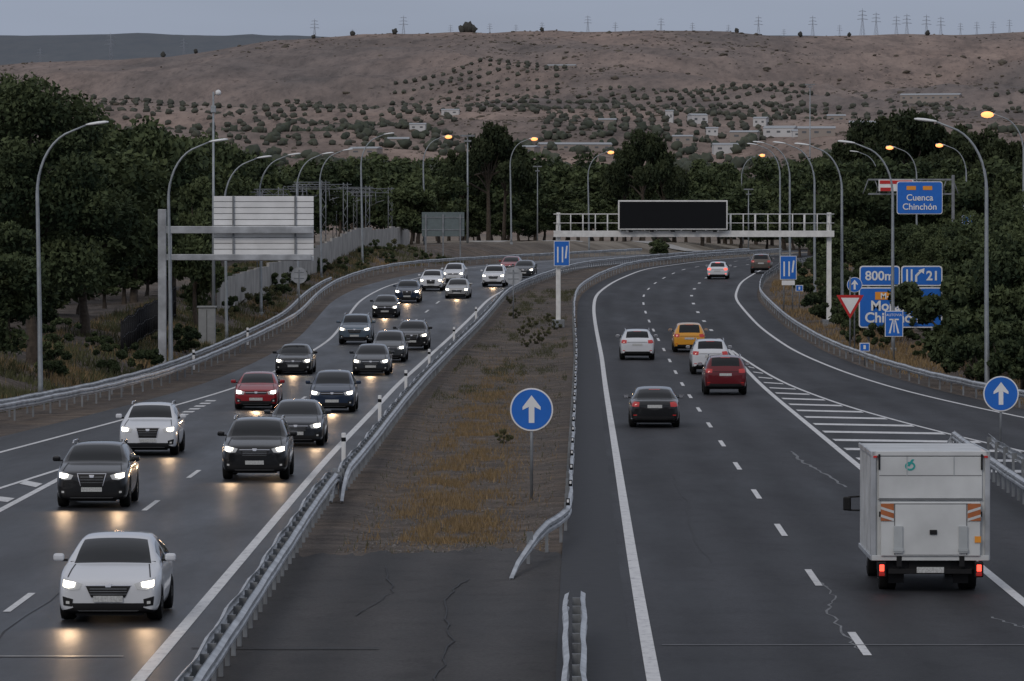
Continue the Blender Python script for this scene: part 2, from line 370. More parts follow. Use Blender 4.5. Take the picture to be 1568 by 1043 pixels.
# ------------------------------------------------------------------ guardrails
WP=[(-.0,.44),(.0,.47),(.08,.51),(.08,.56),(.015,.595),(.08,.63),(.08,.69),(0,.73),(0,.755)]
def guard(f,d0,d1,side,name='guardrail',post=4.0,two=False,drop=None,mat_='galv'):
    mb=MB();ds=np.arange(d0,d1+.01,2.0);n=len(WP)
    for sd in ([side,-side] if two else [side]):
        V=[];Fc=[]
        for i,d in enumerate(ds):
            x=float(f(d));t=Vector((float(f(d+1)-f(d-1)),2,0)).normalized();nx=Vector((t.y,-t.x,0))*sd
            k=1 if not drop else float(drop(d))
            wob=.015*math.sin(d*.9+sd)+.012*math.sin(d*.31)
            for (a,h) in WP:
                p=Vector((x,d,float(zr(d))))+nx*(a+(.10 if two else .06)+wob);p.z+=(h+wob)*k-(1-k)*.05;V.append(p)
            if i:
                for j in range(n-1): Fc.append(((i-1)*n+j,(i-1)*n+j+1,i*n+j+1,i*n+j))
        mb.add(V,Fc,0,False)
    d=d0+1
    while d<d1:
        k=1 if not drop else float(drop(d))
        if k>.5:
            box(mb,(float(f(d)),d,float(zr(d))+.32),(.07,.12,.74),1)
            box(mb,(float(f(d))+side*.04,d,float(zr(d))+.6),(.12,.10,.18),1)
        d+=post
    return obj(name,mb.mesh(name,[mat_,'galvd']))
gl=curve([(60,-4.45),(77,-4.5),(100,-4.6),(136,-4.75),(146,-4.6),(205,-4.4),(242,-4.1),(280,-3.4),(333,-2.1),(388,-.7),(415,.9),(440,2.7),(480,6),(540,13.5),(600,22),(650,30.5)])
guard(lambda D:gl(D),58,142,-1,post=2,two=True,drop=lambda d:min(1,max(0,(143-d)/6)))
guard(lambda D:gl(D)+.18,134,640,-1,post=2,two=True,drop=lambda d:min(1,max(.0,(d-133)/6)))
gr=lambda D:Rl(D)-1.45-1.15*max(0,min(1,(119-float(D))/14))**1.3
guard(gr,104,640,1,post=4,drop=lambda d:min(1,max(0,(d-103)/8)))
guard(lambda D:.72+(D-60)*.012,56,91,1,post=2,two=True)
guard(lambda D:Lb(D),150,640,1,post=4)
guard(lambda D:Lb(D)-.9,150,420,1,post=4)
guard(lambda D:Ro(D)+1.9,185,640,-1,post=4)
gb=curve([(90,12.2),(133,13.0),(168,14.1)])
guard(gb,96,168,-1,post=2,drop=lambda d:min(1,max(0,(170-d)/6)))
guard(lambda D:gb(D)+.8,96,162,1,post=4)
mb=MB();box(mb,(0,0,.5),(.13,.05,1.0),0,.02);box(mb,(0,-.004,.8),(.135,.05,.12),1)
dl=mb.mesh('delineator',['white','blk'])
for d in (155,192,228,262,300,340): obj('delineator_post',dl,(float(gl(d))-.42,d,float(zr(d))+.04))
for d in (262,300): obj('delineator_post',dl,(float(Lb(d))-.5,d,float(zr(d))))
mb=MB()
for d in range(118,330,9):
    x=float(gr(d))+.1;box(mb,(x,d,float(zr(d))+.86),(.09,.03,.16),0,.01);box(mb,(x,d-.02,float(zr(d))+.88),(.05,.01,.07),1)
obj('rail_reflectors',mb.mesh('rail_reflectors',['blk','white']))

# ------------------------------------------------------------------ street lamps
def lampmesh(lit,h=12.0,reach=2.7,big=1):
    mb=MB();P=[(0,0,0),(0,0,.8),(0,0,4),(-.04,0,9.0)];R=[.12,.11,.095,.075]
    for a in np.linspace(8,78,9):
        r=math.radians(a);P.append((-.04+1.9*(1-math.cos(r)),0,9.0+2.75*math.sin(r)));R.append(.065-.0003*a)
    P.append((reach-.55,0,h-.03));R.append(.035)
    P=[(x,y,z*h/12.0) for x,y,z in P[:-1]]+[P[-1]]
    tube(mb,P,R,0,8);box(mb,(0,0,.15),(.34,.34,.3),0,.03)
    V=[];Fc=[]
    prof=[(reach-.62,.05,.04),(reach-.45,.13,.07),(reach-.1,.17,.09),(reach+.2,.15,.08),(reach+.36,.06,.04)]
    n=10
    for x,w,hh in prof:
        for j in range(n):
            an=2*math.pi*j/n;V.append((x,w*math.cos(an),h+.03+(x-reach)*.12+hh*math.sin(an)*(1 if math.sin(an)>0 else .6)))
    for i in range(len(prof)-1):
        for j in range(n): Fc.append((i*n+j,i*n+(j+1)%n,(i+1)*n+(j+1)%n,(i+1)*n+j))
    Fc.append(tuple(range(n)));Fc.append(tuple(4*n+j for j in range(n)))
    mb.add(V,Fc,1,True)
    if lit:
        bm=bmesh.new();bmesh.ops.create_icosphere(bm,subdivisions=2,radius=1)
        mb.add([(reach+v.co.x*.40*big,v.co.y*.26*big,h-.07+v.co.z*.20*big) for v in bm.verts],[[v.index for v in f.verts] for f in bm.faces],2,True);bm.free()
    return mb.mesh('street_lamp',['pole','headw','sodium'])
LM=lampmesh(False);LL=lampmesh(True);LG=lampmesh(True,big=1.25)
def lamp(X,D,side,lit=False,s=1,lean=.01,me=None):
    z=float(tz(X,D));obj('street_lamp',me or (LL if lit else LM),(X,D,z-.1),(0,-lean if side>0 else lean,0 if side>0 else math.pi),(s,s,s))
for px,D,l in [(62,216,0),(262,259,0),(347,306,0),(400,350,0),(457,392,0),(492,437,0),(555,482,0),(650,562,1),(783,590,1),(902,622,1)]:
    s=.96 if D<300 else .9 if D<480 else 1; lamp(ax(px,D),D,1,bool(l),s)
for px,D,l in [(1512,226,0),(1368,288,0),(1290,335,0),(1248,380,0),(1210,430,0),(1195,480,0),(1480,520,1),(1404,520,1),(1345,560,0)]:
    lamp(ax(px,D),D,-1,bool(l),.97 if D>250 else 1)
lamp(ax(1137,760),760,1,True,1.1)
lamp(ax(1568,470),470,-1,True,1.18,me=LG)

# ------------------------------------------------------------------ signs
def arrow_sign(X,D,zc,r,base=None):
    z0=float(tz(X,D)) if base is None else base
    mb=MB();tube(mb,[(0,0.05,-.1),(0,0.05,zc-z0+r*.6)],.04,0,8)
    disc(mb,(0,0,zc-z0),r,.03,1,40,0);disc(mb,(0,-.018,zc-z0),r*.93,.012,2,40,2)
    c=zc-z0;y=-.028
    poly(mb,[(-.13*r,c-.62*r),(.13*r,c-.62*r),(.13*r,c+.15*r),(-.13*r,c+.15*r)],y,1)
    poly(mb,[(-.42*r,c+.12*r),(.42*r,c+.12*r),(0,c+.66*r)],y-.003,1)
    poly(mb,[(-.42*r,c+.12*r),(-.42*r,c-.02*r),(-.13*r,c+.12*r)],y-.003,1);poly(mb,[(.42*r,c+.12*r),(.13*r,c+.12*r),(.42*r,c-.02*r)],y-.003,1)
    obj('arrow_traffic_sign',mb.mesh('arrow_sign',['galvd','white','blue']),(X,D,z0))
arrow_sign(ax(814,138),138,2.29,.57)
arrow_sign(ax(1533,165),165,1.9,.56)
def back_sign(X,D,zc,r):
    z0=float(tz(X,D));mb=MB();tube(mb,[(0,-.05,-.1),(0,-.05,zc-z0+r*.7)],.045,0,8);disc(mb,(0,0,zc-z0),r,.03,1,32,1)
    box(mb,(0,-.03,zc-z0+.2),(r*1.2,.03,.05),0);box(mb,(0,-.03,zc-z0-.2),(r*1.2,.03,.05),0)
    obj('round_traffic_sign',mb.mesh('round_sign',['galvd','galv']),(X,D,z0))
back_sign(ax(786,352),352,4.25,.6);back_sign(ax(458,350),350,4.3,.55)

D=333;zg=float(zr(D));e=empty('overhead_gantry',(0,D,0));mb=MB()
xl,xr=2.95,20.2
for x in (xl,xr):
    box(mb,(x,0,zg+3.2),(.30,.38,6.6),0,.03);box(mb,(x,0,zg+.2),(.8,.9,.5),1,.03)
zb_=H+(364-362)*D/8000;zt_=H+(364-328)*D/8000
for y in (-.55,.55):
    box(mb,((xl+xr)/2,y,zb_+.16),(xr-xl+.6,.14,.40),0,.01)
    for zz,rr in ((zt_,.035),(zb_+.85,.025)): tube(mb,[(xl-.3,y,zz),(xr+.3,y,zz)],rr,0,6)
    for i in range(23):
        x=xl+(xr-xl)*i/22
        if y<0 or i%2==0: tube(mb,[(x,y,zb_+.3),(x,y,zt_)],.035,0,6)
for x in (xl,xr): box(mb,(x,0,(zb_+zt_)/2+.1),(.24,.9,zt_-zb_),0,.02)
box(mb,((xl+xr)/2,0,zb_+.02),(xr-xl,.95,.06),1)
obj('truss',mb.mesh('truss',['whitep','galvd']),parent=e)
mb=MB();x0,x1=ax(946,D),ax(1113,D);z0,z1=H+(364-352)*D/8000,H+(364-307)*D/8000
box(mb,((x0+x1)/2,-.85,(z0+z1)/2),(x1-x0,.5,z1-z0),0,.02)
box(mb,((x0+x1)/2,-1.11,(z0+z1)/2),(x1-x0-.18,.04,z1-z0-.18),1,.0)
for i in range(5):
    box(mb,(x0+.6+i*(x1-x0-1.2)/4,-.6,z0-.1),(.12,.6,.12),0);box(mb,(x0+.8+i*(x1-x0-1.6)/4,-1.12,z0-.08),(.25,.04,.12),1)
obj('message_board',mb.mesh('message_board',['whitep','blk']),parent=e)
def lane_sign(mb,x,y,z,w,h):
    box(mb,(x,y,z),(w,.05,h),1,.0);box(mb,(x,y-.03,z),(w*.92,.03,h*.95),2)
    for k in (-.25,.05): box(mb,(x+k*w,y-.05,z-.05*h),(.09*w,.01,h*.62),1)
    poly(mb,[(x+.2*w,z-.2*h),(x+.3*w,z-.2*h),(x+.38*w,z+.3*h),(x+.28*w,z+.3*h)],y-.052,1)
mb=MB();lane_sign(mb,ax(860,D),-.5,H-24*D/8000,1.0,1.6)
obj('lane_panel',mb.mesh('lane_panel',['galvd','white','blue']),parent=e)
D=362;X=ax(1207,D);z0=float(tz(X,D));mb=MB()
lane_sign(mb,0,0,4.75-z0,1.15,1.65);box(mb,(0,0,3.7-z0),(.9,.04,.32),1)
for x in (-.3,.3): tube(mb,[(x,.06,-.1),(x,.06,4.9-z0)],.04,0,6)
obj('lane_traffic_sign',mb.mesh('lane_sign',['galvd','white','blue']),(X,D,z0))
for px,D,zc in ((1224,368,1.4),(1324,268,.95)):
    X=ax(px,D);z0=float(tz(X,D));mb=MB();box(mb,(0,0,zc),(.52,.04,.44),1);box(mb,(0,-.03,zc),(.44,.02,.36),2);box(mb,(0,-.045,zc),(.12,.006,.2),1);tube(mb,[(0,.05,0),(0,.05,zc+.1)],.03,0)
    obj('marker_sign',mb.mesh('marker_sign',['galvd','white','blue']),(X,D,z0))

D=262;e=empty('cantilever_sign',(0,D,0));mb=MB()
xp=ax(250,D);zy=lambda y:H+(364-y)*D/8000
box(mb,(xp-.05,0,4.1),(.40,.45,8.3),0,.02);box(mb,(xp+.34,0.1,3.6),(.16,.3,7.2),0,.02);box(mb,(xp,0,.2),(1.2,1.2,.4),1,.03)
xe=ax(480,D)
box(mb,((xp+xe)/2,-.0,zy(352)),(xe-xp,.35,.36),0,.02);box(mb,((xp+xe)/2,0,zy(394)),(xe-xp-.2,.35,.3),0,.02)
obj('support',mb.mesh('support',['galv','conc']),parent=e)
mb=MB();xa=ax(327,D);n=11;za,zb2=zy(400),zy(300)
for i in range(n):
    h=(zb2-za)/n;box(mb,((xa+xe)/2,.32,za+h*(i+.5)),(xe-xa,.05,h*.90),0,.015)
box(mb,((xa+xe)/2,.37,(za+zb2)/2),(xe-xa-.04,.02,zb2-za-.04),1)
for x in (ax(357,D),ax(452,D)): box(mb,(x,.24,(za+zb2)/2),(.1,.1,zb2-za),1)
obj('panel',mb.mesh('panel',['white','galvd','grey']),parent=e)

D=300;zy=lambda y:H+(364-y)*D/8000;e=empty('direction_sign',(0,D,0))
def rpanel(mb,x0,x1,z0,z1,y,m,r=.18):
    pts=[]
    for cx,cz,a0 in ((x1-r,z1-r,0),(x0+r,z1-r,90),(x0+r,z0+r,180),(x1-r,z0+r,270)):
        for a in np.linspace(a0,a0+90,6): pts.append((cx+r*math.cos(math.radians(a)),cz+r*math.sin(math.radians(a))))
    n=len(pts);V=[(x,y,z) for x,z in pts]+[(x,y+.03,z) for x,z in pts]
    mb.add(V,[tuple(range(n))[::-1],tuple(range(n,2*n))]+[(i,(i+1)%n,n+(i+1)%n,n+i) for i in range(n)],m)
mb=MB()
for (a,b_,c,d_) in ((1316,1378,438,407),(1380,1443,438,407),(1315,1443,502,440)):
    x0,x1,z0,z1=ax(a,D),ax(b_,D),zy(c),zy(d_)
    rpanel(mb,x0,x1,z0,z1,0,1);rpanel(mb,x0+.07,x1-.07,z0+.07,z1-.07,-.012,2,.14)
x0,x1=ax(1340,D),ax(1388,D);box(mb,((x0+x1)/2,-.03,zy(453)),(x1-x0,.02,.44),3)
for x in (ax(1330,D),ax(1428,D)): box(mb,(x,.12,2.6),(.16,.16,5.2),0,.01)
cx=ax(1398,D)
for k in (-.34,-.08): box(mb,(cx+k,-.03,zy(422)),(.10,.01,.72),1)
poly(mb,[(cx+.12,zy(422)-.36),(cx+.24,zy(422)-.36),(cx+.24,zy(422)-.05),(cx+.55,zy(422)+.28),(cx+.46,zy(422)+.36),(cx+.12,zy(422)+.02)],-.032,1)
poly(mb,[(cx+.30,zy(422)+.30),(cx+.62,zy(422)+.10),(cx+.66,zy(422)+.42)],-.034,1)
obj('panels',mb.mesh('panels',['galvd','white','blue','orange']),parent=e)
text('800m',.74,(ax(1347,D),-.035,zy(423)),e,bold=.015);text('21',.74,(ax(1428,D),-.035,zy(423)),e,bold=.02)
text('M-832',.46,(ax(1364,D),-.045,zy(453.5)),e,bold=.01);text('Morata',.80,(ax(1364,D),-.035,zy(469)),e,bold=.02)
text('Chinchón',.80,(ax(1366,D),-.035,zy(487)),e,bold=.02)
D=285;X=ax(1306,D);z0=float(tz(X,D));mb=MB();tube(mb,[(0,.05,-.1),(0,.05,4.7-z0)],.045,0,8)
c=3.15-z0;poly(mb,[(-.75,c+.55),(.0,c-.75),(.75,c+.55)],-.0,1);poly(mb,[(-.5,c+.40),(0,c-.48),(.5,c+.40)],-.006,2)
poly(mb,[(-.75,c+.55),(.0,c-.75),(.75,c+.55)][::-1],.02,0)
obj('yield_sign',mb.mesh('yield',['galvd','red','white']),(X-.15,D,z0))
arrow_sign(ax(1309,286),286.2,4.25,.42)
D=272;X=ax(1369,D);z0=float(tz(X,D));mb=MB();c=2.35-z0;box(mb,(0,0,c),(.95,.04,1.35),1,.0);box(mb,(0,-.025,c),(.87,.03,1.27),2)
poly(mb,[(-.28,c-.5),(-.18,c-.5),(-.04,c+.2),(-.09,c+.2)],-.045,1);poly(mb,[(.28,c-.5),(.18,c-.5),(.04,c+.2),(.09,c+.2)][::-1],-.045,1);box(mb,(0,-.043,c-.1),(.05,.006,.7),1);box(mb,(0,-.043,c+.22),(.5,.006,.07),1)
tube(mb,[(0,.05,0),(0,.05,c+.5)],.045,0)
eo=obj('motorway_sign',mb.mesh('motorway_sign',['galvd','white','blue']),(X,D,z0));text('AUTOVIA',.19,(0,-.045,c+.45),eo)

D=522;zy=lambda y:H+(364-y)*D/8000;mb=MB();x0,x1=ax(646,D),ax(711,D)
box(mb,((x0+x1)/2,0,(zy(325)+zy(362))/2),(x1-x0,.06,zy(325)-zy(362)),0,.01)
for x in (x0+.4,(x0+x1)/2,x1-.4): box(mb,(x,-.1,(4+zy(330))/2),(.14,.14,zy(330)-3.8),1)
for z in (zy(333),zy(352)): box(mb,((x0+x1)/2,-.06,z),(x1-x0,.06,.08),1)
obj('roadside_sign_back',mb.mesh('sign_back',['signback','galvd']),(0,D,0))
D=450;zy=lambda y:H+(364-y)*D/8000;e=empty('overhead_direction_sign',(0,D,0));mb=MB()
rpanel(mb,ax(1373,D),ax(1443,D),zy(328),zy(278),0,1,.2);rpanel(mb,ax(1374,D),ax(1442,D),zy(327),zy(279),-.03,2,.2)
x0,x1=ax(1330,D),ax(1460,D)
for z in (zy(275),zy(297)): box(mb,((x0+x1)/2,.6,z),(x1-x0,.14,.14),0)
for i in range(14):
    x=x0+(x1-x0)*i/13;tube(mb,[(x,.6,zy(275)),(x+(.45 if i%2 else -.45),.6,zy(297))],.045,0,5)
box(mb,(ax(1372,D),.2,zy(284)),(3.0,.1,1.0),1);box(mb,(ax(1372,D),.14,zy(279)),(2.8,.03,.30),3);box(mb,(ax(1356,D),.13,zy(290)),(.9,.03,.3),3)
for k in (1395,1420): box(mb,(ax(k,D),-.05,zy(288)),(.8,.02,.34),4)
box(mb,(x1,.6,(3+zy(268))/2),(.24,.24,zy(268)-3),0)
obj('structure',mb.mesh('structure',['galvd','white','blue','red','orange']),parent=e)
text('Cuenca',.76,(ax(1408,D),-.08,zy(303)),e,bold=.01);text('Chinchón',.76,(ax(1408,D),-.08,zy(317)),e,bold=.01)
D=470;X=ax(1482,D);mb=MB();box(mb,(0,0,0),(1.1,.06,1.3),1);box(mb,(0,-.05,0),(1.0,.04,1.2),2);tube(mb,[(0,.1,-4.5),(0,.1,.6)],.07,0)
poly(mb,[(-.3,-.4),(-.2,-.4),(.35,.3),(.25,.4)],-.075,1)
obj('marker_sign',mb.mesh('marker',['galvd','white','blue']),(X,D,8.2))

D=300;X=ax(327,D);z0=float(tz(X,D));mb=MB();tube(mb,[(0,0,0),(0,0,15.2-z0)],[.11,.05],0,8);tube(mb,[(0,0,14.9-z0),(.25,0,15.3-z0)],.03,0,6)
box(mb,(0,0,14.2-z0),(.3,.2,.4),0,.03)
bm=bmesh.new();bmesh.ops.create_icosphere(bm,subdivisions=2,radius=.17);mb.add([v.co+Vector((.28,0,15.15-z0)) for v in bm.verts],[[v.index for v in f.verts] for f in bm.faces],1,True);bm.free()
obj('camera_mast',mb.mesh('camera_mast',['pole','white']),(X,D,z0))
def mast(px,D,top,w=.14):
    X=ax(px,D);z0=float(tz(X,D));zt=H+(364-top)*D/8000;mb=MB();tube(mb,[(0,0,0),(0,0,zt-z0)],[w,w*.5],0,6)
    box(mb,(0,0,zt-z0),(w*12,w*2,w*1.5),1);box(mb,(0,0,zt-z0-.6),(w*6,w*2,w*1.5),1)
    obj('floodlight_mast',mb.mesh('mast',['pole','galvd']),(X,D,z0))
mast(716,600,208);mast(823,700,255,.1);mast(1240,1400,130,.22);mast(1146,640,290,.1)
D=296;X=ax(317,D);z0=float(tz(X,D));mb=MB();box(mb,(0,0,1.1),(.95,.6,2.1),0,.03);box(mb,(0,0,2.2),(1.1,.75,.1),0,.02);box(mb,(0,-.31,1.1),(.02,.02,1.9),1);box(mb,(0,0,.03),(1.2,.8,.25),2)
obj('utility_cabinet',mb.mesh('cabinet',['grey','blk','conc']),(X,D,z0))
mb=MB();pts=[(-19.0,338),(-18.2,380),(-17.4,420),(-16.4,460),(-15,500),(-13,540),(-11.3,572)]
for (xa,da),(xb,db) in zip(pts[:-1],pts[1:]):
    n=6
    for i in range(n):
        t0=i/n;t1=(i+1)/n;x0,y0=xa+(xb-xa)*t0,da+(db-da)*t0;x1,y1=xa+(xb-xa)*t1,da+(db-da)*t1
        L=math.hypot(x1-x0,y1-y0);z=float(tz((x0+x1)/2,(y0+y1)/2))
        box(mb,((x0+x1)/2,(y0+y1)/2,z+.9),(.2,L-.03,2.4),0,0,rz=-math.atan2(x1-x0,y1-y0))
obj('concrete_wall',mb.mesh('wall',['conc']))
mb=MB()
for i in range(34):
    y=262+i*1.6;x=-19.6-.02*i;z=float(tz(x,y));tube(mb,[(x,y,z),(x,y,z+2.0)],.04,0,5)
    if i: 
        for h in (.3,1.1,1.9): tube(mb,[(px_,py_,pz_+h),(x,y,z+h)],.02,0,4)
        for q in range(1,6): tube(mb,[(px_+(x-px_)*q/6,py_+(y-py_)*q/6,z+.2),(px_+(x-px_)*q/6,py_+(y-py_)*q/6,z+1.95)],.012,0,3)
    px_,py_,pz_=x,y,z
obj('metal_fence',mb.mesh('fence',['tar']))
def lattice(mb,p0,p1,w,n,r=.04):
    p0=Vector(p0);p1=Vector(p1);t=(p1-p0).normalized();a=t.cross(Vector((0,1,0)) if abs(t.y)<.9 else Vector((1,0,0))).normalized()*w
    tube(mb,[p0+a,p1+a],r,0,4);tube(mb,[p0-a,p1-a],r,0,4)
    for i in range(n):
        q0=p0+(p1-p0)*i/n;q1=p0+(p1-p0)*(i+1)/n;s=1 if i%2 else -1
        tube(mb,[q0+a*s,q1-a*s],r*.6,0,4)
CP=[(400,-19.3),(425,-18.8),(452,-18.3),(480,-17.3),(508,-16.2),(536,-14.8),(566,-13.2),(600,-12.0)]
for i,(D,X) in enumerate(CP):
    z0=float(tz(X,D));mb=MB();hh=7.0-i*.12
    lattice(mb,(0,0,0),(0,0,hh),.2,9);lattice(mb,(-6,0,0),(-6,0,hh),.2,9);lattice(mb,(-6.6,0,hh-.4),(.6,0,hh-.4),.22,12)
    for x in (-4.2,-1.6): tube(mb,[(x,0,hh-.5),(x+.1,0,hh-1.8)],.04,0,4);tube(mb,[(x,0,hh-1.7),(x+1,0,hh-1.4)],.03,0,4)
    obj('railway_catenary_portal',mb.mesh('catenary',['galvd']),(X,D,z0))
mb=MB()
for x in (-4.2,-1.6): tube(mb,[(X+x,D,float(tz(X,D))+5.3) for D,X in CP],.02,0,4)
obj('overhead_wires',mb.mesh('wires',['blk']))

# ------------------------------------------------------------------ vegetation
def leaves(rng,cent,rad,cnt,ls,flat=1.0):
    P=[];T=[]
    for k,(c,r,n) in enumerate(zip(cent,rad,cnt)):
        d=rng.normal(size=(n,3));d/=np.linalg.norm(d,axis=1)[:,None]
        rr=r*(.35+.65*rng.random(n)**.55)*(1+.3*(rng.random(n)-.5))
        P.append(c+d*rr[:,None]*np.array([1,1,flat]))
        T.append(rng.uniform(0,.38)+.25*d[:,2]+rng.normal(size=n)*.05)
    P=np.concatenate(P);T=np.concatenate(T);n=len(P)
    a=rng.normal(size=(n,3));a/=np.linalg.norm(a,axis=1)[:,None];b=np.cross(a,rng.normal(size=(n,3)));b/=np.linalg.norm(b,axis=1)[:,None]
    s=(ls*rng.uniform(.5,1.4,n))[:,None]
    V=np.stack([P-a*s,P-b*s*.55,P+a*s,P+b*s*.55],1).reshape(-1,3)
    F=np.arange(4*n).reshape(n,4);return V,F,np.repeat(T,4)
def tree_mesh(name,seed,h,cr,cb,nl,ls,kind='broad',leafm='leaf'):
    rng=np.random.default_rng(seed);K={'broad':34,'pine':30,'shrub':12,'tall':30}[kind]
    cs=[];rs=[]
    for i in range(K):
        d=rng.normal(size=3);d/=np.linalg.norm(d);u=rng.random()**.4
        zc=(cb+h)/2;hz=(h-cb)/2
        if kind=='pine':
            d[2]=abs(d[2])*.9;c=np.array([d[0]*cr*u,d[1]*cr*u,cb+ (h-cb)*(.15+.62*(1-((d[0]**2+d[1]**2)*u*u))*rng.uniform(.6,1.1))])
            r=cr*rng.uniform(.16,.30)
        else:
            tz_=d[2]*u;taper=1 if kind!='tall' else .8
            c=np.array([d[0]*cr*u*taper,d[1]*cr*u*taper,zc+tz_*hz*.88]);
            if kind=='broad' and tz_<-.2: c[:2]*=.85
            r=min(cr,hz)*rng.uniform(.18,.42)
        cs.append(c);rs.append(r)
    cnt=[int(nl*r*r/sum(q*q for q in rs)) for r in rs]
    V,F,T=leaves(rng,cs,rs,cnt,ls,.8 if kind!='tall' else 1.0)
    V[:,2]=np.maximum(V[:,2],.03)
    mb=MB()
    if kind!='shrub':
        lean=rng.uniform(-.4,.4);top=cb+(h-cb)*.55
        tr=[(0,0,-.3),(lean*.2,0,cb*.5),(lean*.6,.1,cb),(lean,.1,top)];R=h*.022
        tube(mb,tr,[R*1.25,R,R*.8,R*.3],0,8)
        for i in rng.choice(K,min(K,13),replace=False):
            s=rng.uniform(.35,.9);b0=Vector(tr[1]).lerp(Vector(tr[3]),s);c=Vector(cs[i]);m_=b0.lerp(c,.5)+Vector((0,0,-.3 if kind=='broad' else .2))
            tube(mb,[b0,m_,c],[R*.45,R*.28,R*.1],0,5)
    else:
        for i in range(6): tube(mb,[(0,0,-.1),tuple(cs[i]*.5),tuple(cs[i])],[.05,.03,.01],0,4)
    v0=np.array(mb.v);o=len(v0);f0=[q for q in mb.f if len(q)==4];f0=np.array(f0)
    VV=np.concatenate([v0,V]);FF=np.concatenate([f0,F+o]);mi=np.concatenate([np.zeros(len(f0)),np.ones(len(F))])
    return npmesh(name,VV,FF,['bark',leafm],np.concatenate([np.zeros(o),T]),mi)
TV={'a':tree_mesh('tree_a',1,10,3.6,1.6,12000,.175),'b':tree_mesh('tree_b',2,10,3.1,1.2,11000,.175),
    'c':tree_mesh('tree_c',5,12,3.0,2.0,9000,.21,'tall'),'d':tree_mesh('tree_d',8,10,4.4,1.4,13000,.195),
    'A':tree_mesh('tree_a_far',21,10,3.6,1.4,6000,.26),'B':tree_mesh('tree_b_far',22,10,3.1,1.2,6000,.26),'E':tree_mesh('tree_d_far',28,10,4.4,1.4,6500,.28),
    'near':tree_mesh('tree_near',12,13.8,4.8,2.6,38000,.135),
    'p':tree_mesh('pine_a',3,14,5.6,5.0,10000,.26,'pine','leafd'),'q':tree_mesh('pine_b',9,13,5.0,4.0,10000,.26,'pine','leafd'),
    's':tree_mesh('shrub_a',4,2.4,1.7,.1,4000,.11,'shrub'),'t':tree_mesh('shrub_b',6,3.0,1.9,.1,4500,.12,'shrub'),
    'w':tree_mesh('weed',7,1.6,1.1,.0,2600,.05,'shrub','green')}
TH={'a':10,'b':10,'c':12,'d':10,'A':10,'B':10,'E':10,'near':13.8,'p':14,'q':13,'s':2.4,'t':3.0,'w':1.6}
NM={'p':'pine_tree','q':'pine_tree','s':'shrub','t':'shrub','w':'weed_shrub','c':'poplar_tree'}
FAR={'a':'A','b':'B','d':'E'}
def tree(k,px,D,top=None,h=None,wsc=1.0,lo=False):
    X=ax(px,D);z0=float(tz(X,D))
    if (D>400 or lo) and k in FAR: k=FAR[k]
    if h is None: h=H+(364-top)*D/8000-z0
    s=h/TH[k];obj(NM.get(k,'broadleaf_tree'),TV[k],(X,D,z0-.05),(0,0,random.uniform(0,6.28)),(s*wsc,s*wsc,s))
tree('near',50,238,122,wsc=1.0);tree('near',-70,262,114);tree('a',130,275,200,wsc=1.15);tree('d',205,330,172,wsc=.95);tree('d',265,345,182,wsc=.9);tree('b',300,312,262,wsc=.8)
tree('a',20,300,150,wsc=1.2,lo=True);tree('b',-10,225,330);tree('a',150,350,166,lo=True);tree('b',95,330,190,lo=True)
for px,D,top in [(5,282,330),(40,300,340),(80,292,350),(120,305,340),(160,318,350),(190,330,330),(225,345,340),(-20,270,320),(255,360,330),(60,330,300),(140,340,290),(15,262,400),(60,272,410)]: tree(random.choice('bd'),px,D,top,wsc=1.3,lo=True)
for px,D,top,k in [(330,400,215,'a'),(385,470,235,'b'),(440,520,238,'d'),(480,600,236,'a'),(520,620,230,'b'),(560,640,240,'d'),(600,640,236,'a'),(640,600,238,'d'),(672,610,258,'b'),(350,440,222,'d'),(300,420,198,'a'),(240,430,188,'b'),(420,560,246,'a'),(470,560,260,'b'),(540,700,230,'c'),(610,690,244,'a'),(630,560,268,'b')]:
    tree(k,px,D,top,wsc=random.uniform(.9,1.25))
px=560
while px<1330:
    D=random.uniform(740,840);tree(random.choice('abdd'),px,D,random.uniform(230,268),wsc=random.uniform(.9,1.2));px+=random.uniform(16,28)
for px in range(700,1340,34): tree(random.choice('abd'),px+random.uniform(-10,10),random.uniform(705,740),random.uniform(280,330),wsc=1.4)
tree('p',748,700,166,wsc=.72);tree('q',772,720,186,wsc=.72);tree('q',705,740,205,wsc=.6);tree('p',985,700,178,wsc=.66);tree('q',1018,730,205,wsc=.6);tree('q',955,720,200,wsc=.55)
tree('b',1010,560,362,wsc=1.5)
tree('c',870,780,232);tree('c',1085,820,222);tree('c',1110,800,228)
for px,D,top,k in [(1345,600,148,'p'),(1395,580,142,'p'),(1450,590,158,'q'),(1500,560,174,'p'),(1545,540,182,'q'),(1300,600,188,'q'),(1585,540,174,'p'),(1320,640,202,'a'),(1370,620,196,'p'),
  (1255,560,242,'d'),(1285,540,236,'a'),(1240,620,240,'a'),(1330,560,240,'d'),(1380,550,235,'a'),(1430,545,240,'d'),(1475,540,250,'a'),(1520,500,240,'d'),(1565,480,250,'a'),
  (1225,600,300,'d'),(1265,480,330,'b'),(1300,430,342,'d'),(1338,400,342,'b'),(1375,400,338,'d'),(1412,395,340,'b'),(1445,385,338,'d'),(1480,370,330,'a'),(1520,360,315,'d'),(1560,340,300,'a'),
  (1490,320,345,'b'),(1520,300,340,'d'),(1560,290,330,'b'),(1600,280,310,'a'),
  (1518,272,382,'b'),(1560,250,352,'d'),(1610,250,345,'a'),(1300,372,400,'b'),(1250,440,385,'b'),(1270,400,390,'d'),(1285,360,405,'d'),(1335,350,400,'d'),(1375,345,395,'b'),(1420,345,395,'d')]:
    tree(k,px,D,top,wsc=(random.uniform(.9,1.15) if k not in 'pq' else .75)*(.8 if D<300 else 1))
